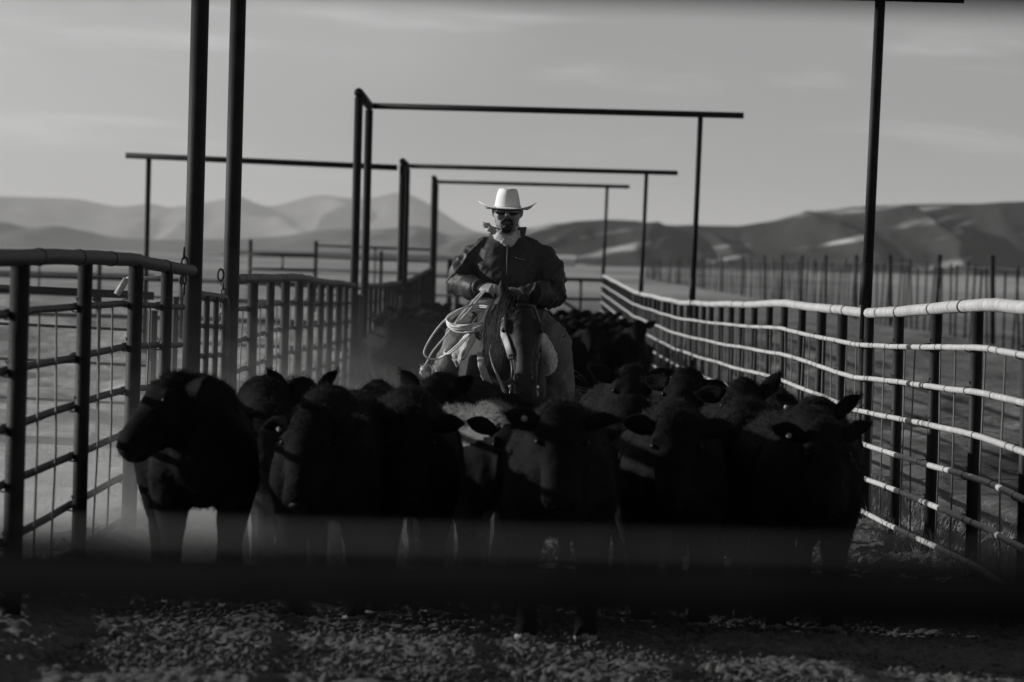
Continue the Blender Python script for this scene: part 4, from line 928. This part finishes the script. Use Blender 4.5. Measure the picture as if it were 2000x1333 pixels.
for w_, e_, nm in ((LW, LE, 'cuff'), (RW, RE, 'cuff')):
    d = (w_ - e_).normalized(); mb = MB(); mb.loft([w_ - d * .03, w_ - d * .015, w_ + d * .012], [.052, .055, .05], 16, up=(0, -1, .2)); obj(nm, mb, MT['jacket'], jk, PO)
# scarf with a knot and blown tails
mb = MB()
for k, (z, ra, rb, th) in enumerate(((-.122, .074, .080, .014), (-.140, .086, .092, .017), (-.162, .082, .096, .017))):
    pts = []
    for q in range(40):
        w = 2 * math.pi * q / 40; dip = -.042 * max(0, -math.sin(w)) ** 2 * (1 + .3 * k)
        pts.append(hc + Vector((ra * math.cos(w), .02 + rb * math.sin(w), z + .02 + dip + .006 * math.sin(q * .9 + k))))
    mb.loft(pts, [(th, .020 + .004 * math.sin(q * .7 + k * 2)) for q in range(40)], 10, closed=True)
V, Nn, Fc = remesh(mb, .007, 2); V = V + Nn * (folds(V * 2.2, 31) * .0075)[:, None]; m = MB(); m.add(V, Fc)
kn = P(962, 452, -.11); m.ball(kn, (.028, .022, .024), 12)
for tip, wd, dp in ((P(941, 434, -.10), .024, 0), (P(949, 447, -.14), .02, .03)):
    mid = kn.lerp(tip, .5) + Vector((0, -.02 - dp, .006))
    m.loft([kn, kn.lerp(mid, .6), mid, mid.lerp(tip, .6) + Vector((0, 0, -.006)), tip], [(.012, .008), (wd, .006), (wd * 1.15, .005), (wd * .8, .004), (.004, .003)], 10, up=(0.2, -1, .5))
obj('scarf', m, MT['scarf'], person, PO)
# chaps, one for each leg, with fringe
for a, b, c, flare, nm in ((P(962, 628, .05), P(903, 650, -.27), P(866, 775, -.02), -1, 'l'), (P(1020, 620, .05), P(1086, 668, -.22), P(1088, 800, .0), 1, 'r')):
    mb = MB(); e1 = b.lerp(c, .35) + Vector((flare * .015, 0, 0)); e2 = b.lerp(c, .7) + Vector((flare * .02, 0, 0))
    mb.loft([a, a.lerp(b, .45), a.lerp(b, .85), b + Vector((flare * .01, .02, -.03)), e1, e2, c], [.135, .13, .105, .105, .10, .105, .115], 18, up=(0, -1, .2))
    V, Nn, Fc = remesh(mb, .0105, 3); V = V + Nn * (folds(V * 1.3, 81) * .014 + n3(V, 14, 85) * .008)[:, None]
    m = MB(); m.add(V, Fc); ch = obj('chap', m, MT['chaps'], person, PO)
    mb = MB(); rr = random.Random(9)
    for k in range(60):
        p = (e1 if k < 10 else e2).lerp(c, rr.random()) + Vector((flare * .10, rr.uniform(-.06, .06), 0)); L = rr.uniform(.06, .13)
        d0 = Vector((flare * rr.uniform(.5, 1), rr.uniform(-.3, .3), rr.uniform(-.3, .7))); pts = []
        for q in range(7):
            t = q / 6 * L; pts.append(p + d0 * t + Vector((0, 0, -5.0 * t * t)))
        strand(mb, pts, .0026)
    obj('fringe', mb, MT['chaps'], ch, PO)
    mb = MB(); mb.loft([c + Vector((0, .06, .05)), c + Vector((0, .02, -.01)), c + Vector((flare * .01, -.08, -.03)), c + Vector((flare * .015, -.16, -.045)), c + Vector((flare * .015, -.19, -.045))], [(.045, .05), (.048, .05), (.045, .035), (.038, .025), (.015, .012)], 12); obj('boot', mb, MT['leather'], person, PO)

# lasso: coil hung from the horn and hand, one loose loop, frayed tassel
lasso = empty('lasso', tuple(P(925, 625, -.5)), 'pale coiled lasso hanging from the saddle horn and the hand at the rider\'s right side', 'rope'); LO = tuple(lasso.location)
def rope(mb, pts, r=.0065, n=7, samples=10):
    """smooth rope through control points (Catmull-Rom)"""
    Q = [Vector(p) for p in pts]; out = []
    E = [Q[0] * 2 - Q[1]] + Q + [Q[-1] * 2 - Q[-2]]
    for k in range(1, len(E) - 2):
        a, b, c, d = E[k - 1:k + 3]
        for q in range(samples):
            t = q / samples
            out.append(.5 * ((2 * b) + (c - a) * t + (2 * a - 5 * b + 4 * c - d) * t * t + (3 * b - a - 3 * c + d) * t ** 3))
    out.append(Q[-1]); mb.loft(out, r, n, up=(.1, 1, .1))
mb = MB(); rr = random.Random(3)
for k in range(6):
    j = lambda s: rr.uniform(-s, s)
    cx_, cy_, a_, b_ = 922 + j(3), 617 + k * 2.2 + j(1), 50 + j(4) - .6 * k, 17 + j(2.5) + .6 * k
    tilt = R(-11 + j(4)); pts = []
    for q in range(15):
        w = 2 * math.pi * q / 14
        u, v = a_ * math.cos(w), b_ * math.sin(w)
        pts.append(P(cx_ + u * math.cos(tilt) - v * math.sin(tilt), cy_ + u * math.sin(tilt) + v * math.cos(tilt), -.62 + .18 * -math.sin(w) + j(.02) + .03 * math.cos(w)))
    rope(mb, pts, .0062, 7, 5)
rope(mb, [P(974, 602, -.5), P(940, 594, -.55), P(905, 602, -.6), P(870, 625, -.6), P(845, 655, -.55), P(831, 680, -.5), P(829, 692, -.5), P(838, 701, -.5), P(855, 701, -.52), P(875, 690, -.6), P(905, 664, -.68), P(940, 632, -.7), P(966, 606, -.6), P(974, 600, -.55)], .0068)
rope(mb, [P(968, 604, -.6), P(935, 636, -.72), P(905, 668, -.72), P(880, 690, -.66), P(868, 690, -.6), P(872, 682, -.55)], .0062)
obj('coil', mb, MT['rope'], lasso, LO)
mb = MB(); rope(mb, [P(944, 568, -.5), P(932, 580, -.52), P(914, 600, -.55), P(895, 622, -.58)], .0065); rope(mb, [P(948, 568, -.52), P(936, 583, -.55), P(921, 602, -.58), P(898, 628, -.6)], .0065)
rope(mb, [P(893, 628, -.52), P(870, 657, -.48), P(846, 686, -.45), P(836, 704, -.44), P(828, 718, -.44)], .006)
obj('strand', mb, MT['rope'], lasso, LO)
mb = MB(); c = [P(827, 716, -.44), P(825, 727, -.44), P(830, 735, -.44), P(840, 738, -.44), P(850, 735, -.44), P(856, 725, -.44)]
mb.loft(c, [(.012, .012), (.016, .015), (.026, .020), (.030, .022), (.022, .016), (.008, .008)], 12, up=(0, 1, 0))
V, Nn, Fc = remesh(mb, .007, 2); V = V + Nn * (n3(V, 40, 5) * .016)[:, None]; m = MB(); m.add(V, Fc); add_fur(m, V, Nn, 900, .010, .0014, (.2, -.1, -.1), 1.0, seed=8)
rope(m, [P(848, 732, -.46), P(845, 722, -.47), P(842, 716, -.47), P(838, 713, -.47)], .004)
obj('tassel', m, MT['rope'], lasso, LO)

# ------------------------------------------------------------------ the air: thin haze over everything, dust kicked up at the left
def volume(name, lo, hi, dens, g_=0.2, soft=None, col=.9):
    mb = MB(); c = [(a + b) / 2 for a, b in zip(lo, hi)]; mb.box((0, 0, 0), [(b - a) / 2 for a, b in zip(lo, hi)])
    m = bpy.data.materials.new(name); m.use_nodes = True; t = m.node_tree; t.nodes.clear()
    v = N('ShaderNodeVolumePrincipled', t); v.inputs['Color'].default_value = (col, col, col, 1); v.inputs['Density'].default_value = dens; v.inputs['Anisotropy'].default_value = g_
    o = N('ShaderNodeOutputMaterial', t); t.links.new(v.outputs[0], o.inputs['Volume'])
    if soft: t.links.new(soft(t), v.inputs['Density'])
    return tag(obj(name, mb, m, None, c, smooth=False, loc=c) if False else link(name, mesh_of(mb, name, smooth=False), m, None, c), kind='stuff')
volume('haze', (-32000, -60, -14), (32000, 62000, 480), 3.6e-5)

def dust_soft(lo, hi, blobs):
    cx_, cy_, cz_ = [(a + b) / 2 for a, b in zip(lo, hi)]
    def f(t):
        c = N('ShaderNodeTexCoord', t); tot = None
        for (bx, by, bz), (rx_, ry_, rz_), pk in blobs:
            mp = N('ShaderNodeMapping', t); mp.inputs['Location'].default_value = (-(bx - cx_) / rx_, -(by - cy_) / ry_, -(bz - cz_) / rz_); mp.inputs['Scale'].default_value = (1 / rx_, 1 / ry_, 1 / rz_)
            t.links.new(c.outputs['Object'], mp.inputs[0]); ln = N('ShaderNodeVectorMath', t, operation='DOT_PRODUCT'); t.links.new(mp.outputs[0], ln.inputs[0]); t.links.new(mp.outputs[0], ln.inputs[1])
            v = M_(t, 'MULTIPLY', M_(t, 'EXPONENT', M_(t, 'MULTIPLY', ln.outputs['Value'], -1.0)), pk); tot = v if tot is None else M_(t, 'ADD', tot, v)
        n = N('ShaderNodeTexNoise', t); n.inputs['Scale'].default_value = 1.1; n.inputs['Detail'].default_value = 3; t.links.new(c.outputs['Object'], n.inputs['Vector'])
        r = N('ShaderNodeMapRange', t)
        for i, v in ((1, .3), (2, .7), (3, .35), (4, 1.5)): r.inputs[i].default_value = v
        t.links.new(n.outputs[0], r.inputs[0]); return M_(t, 'MULTIPLY', tot, r.outputs[0])
    return f
lo, hi = (-5.2, 26.6, -.1), (.3, 62, 1.95)
volume('dust_haze', lo, hi, .02, .1, dust_soft(lo, hi, [((-2.4, 29.4, .2), (1.5, 1.9, .48), .5), ((-2.1, 37, .2), (1.5, 7, .8), .04), ((-1.7, 48, .2), (1.2, 7, .8), .014)]))
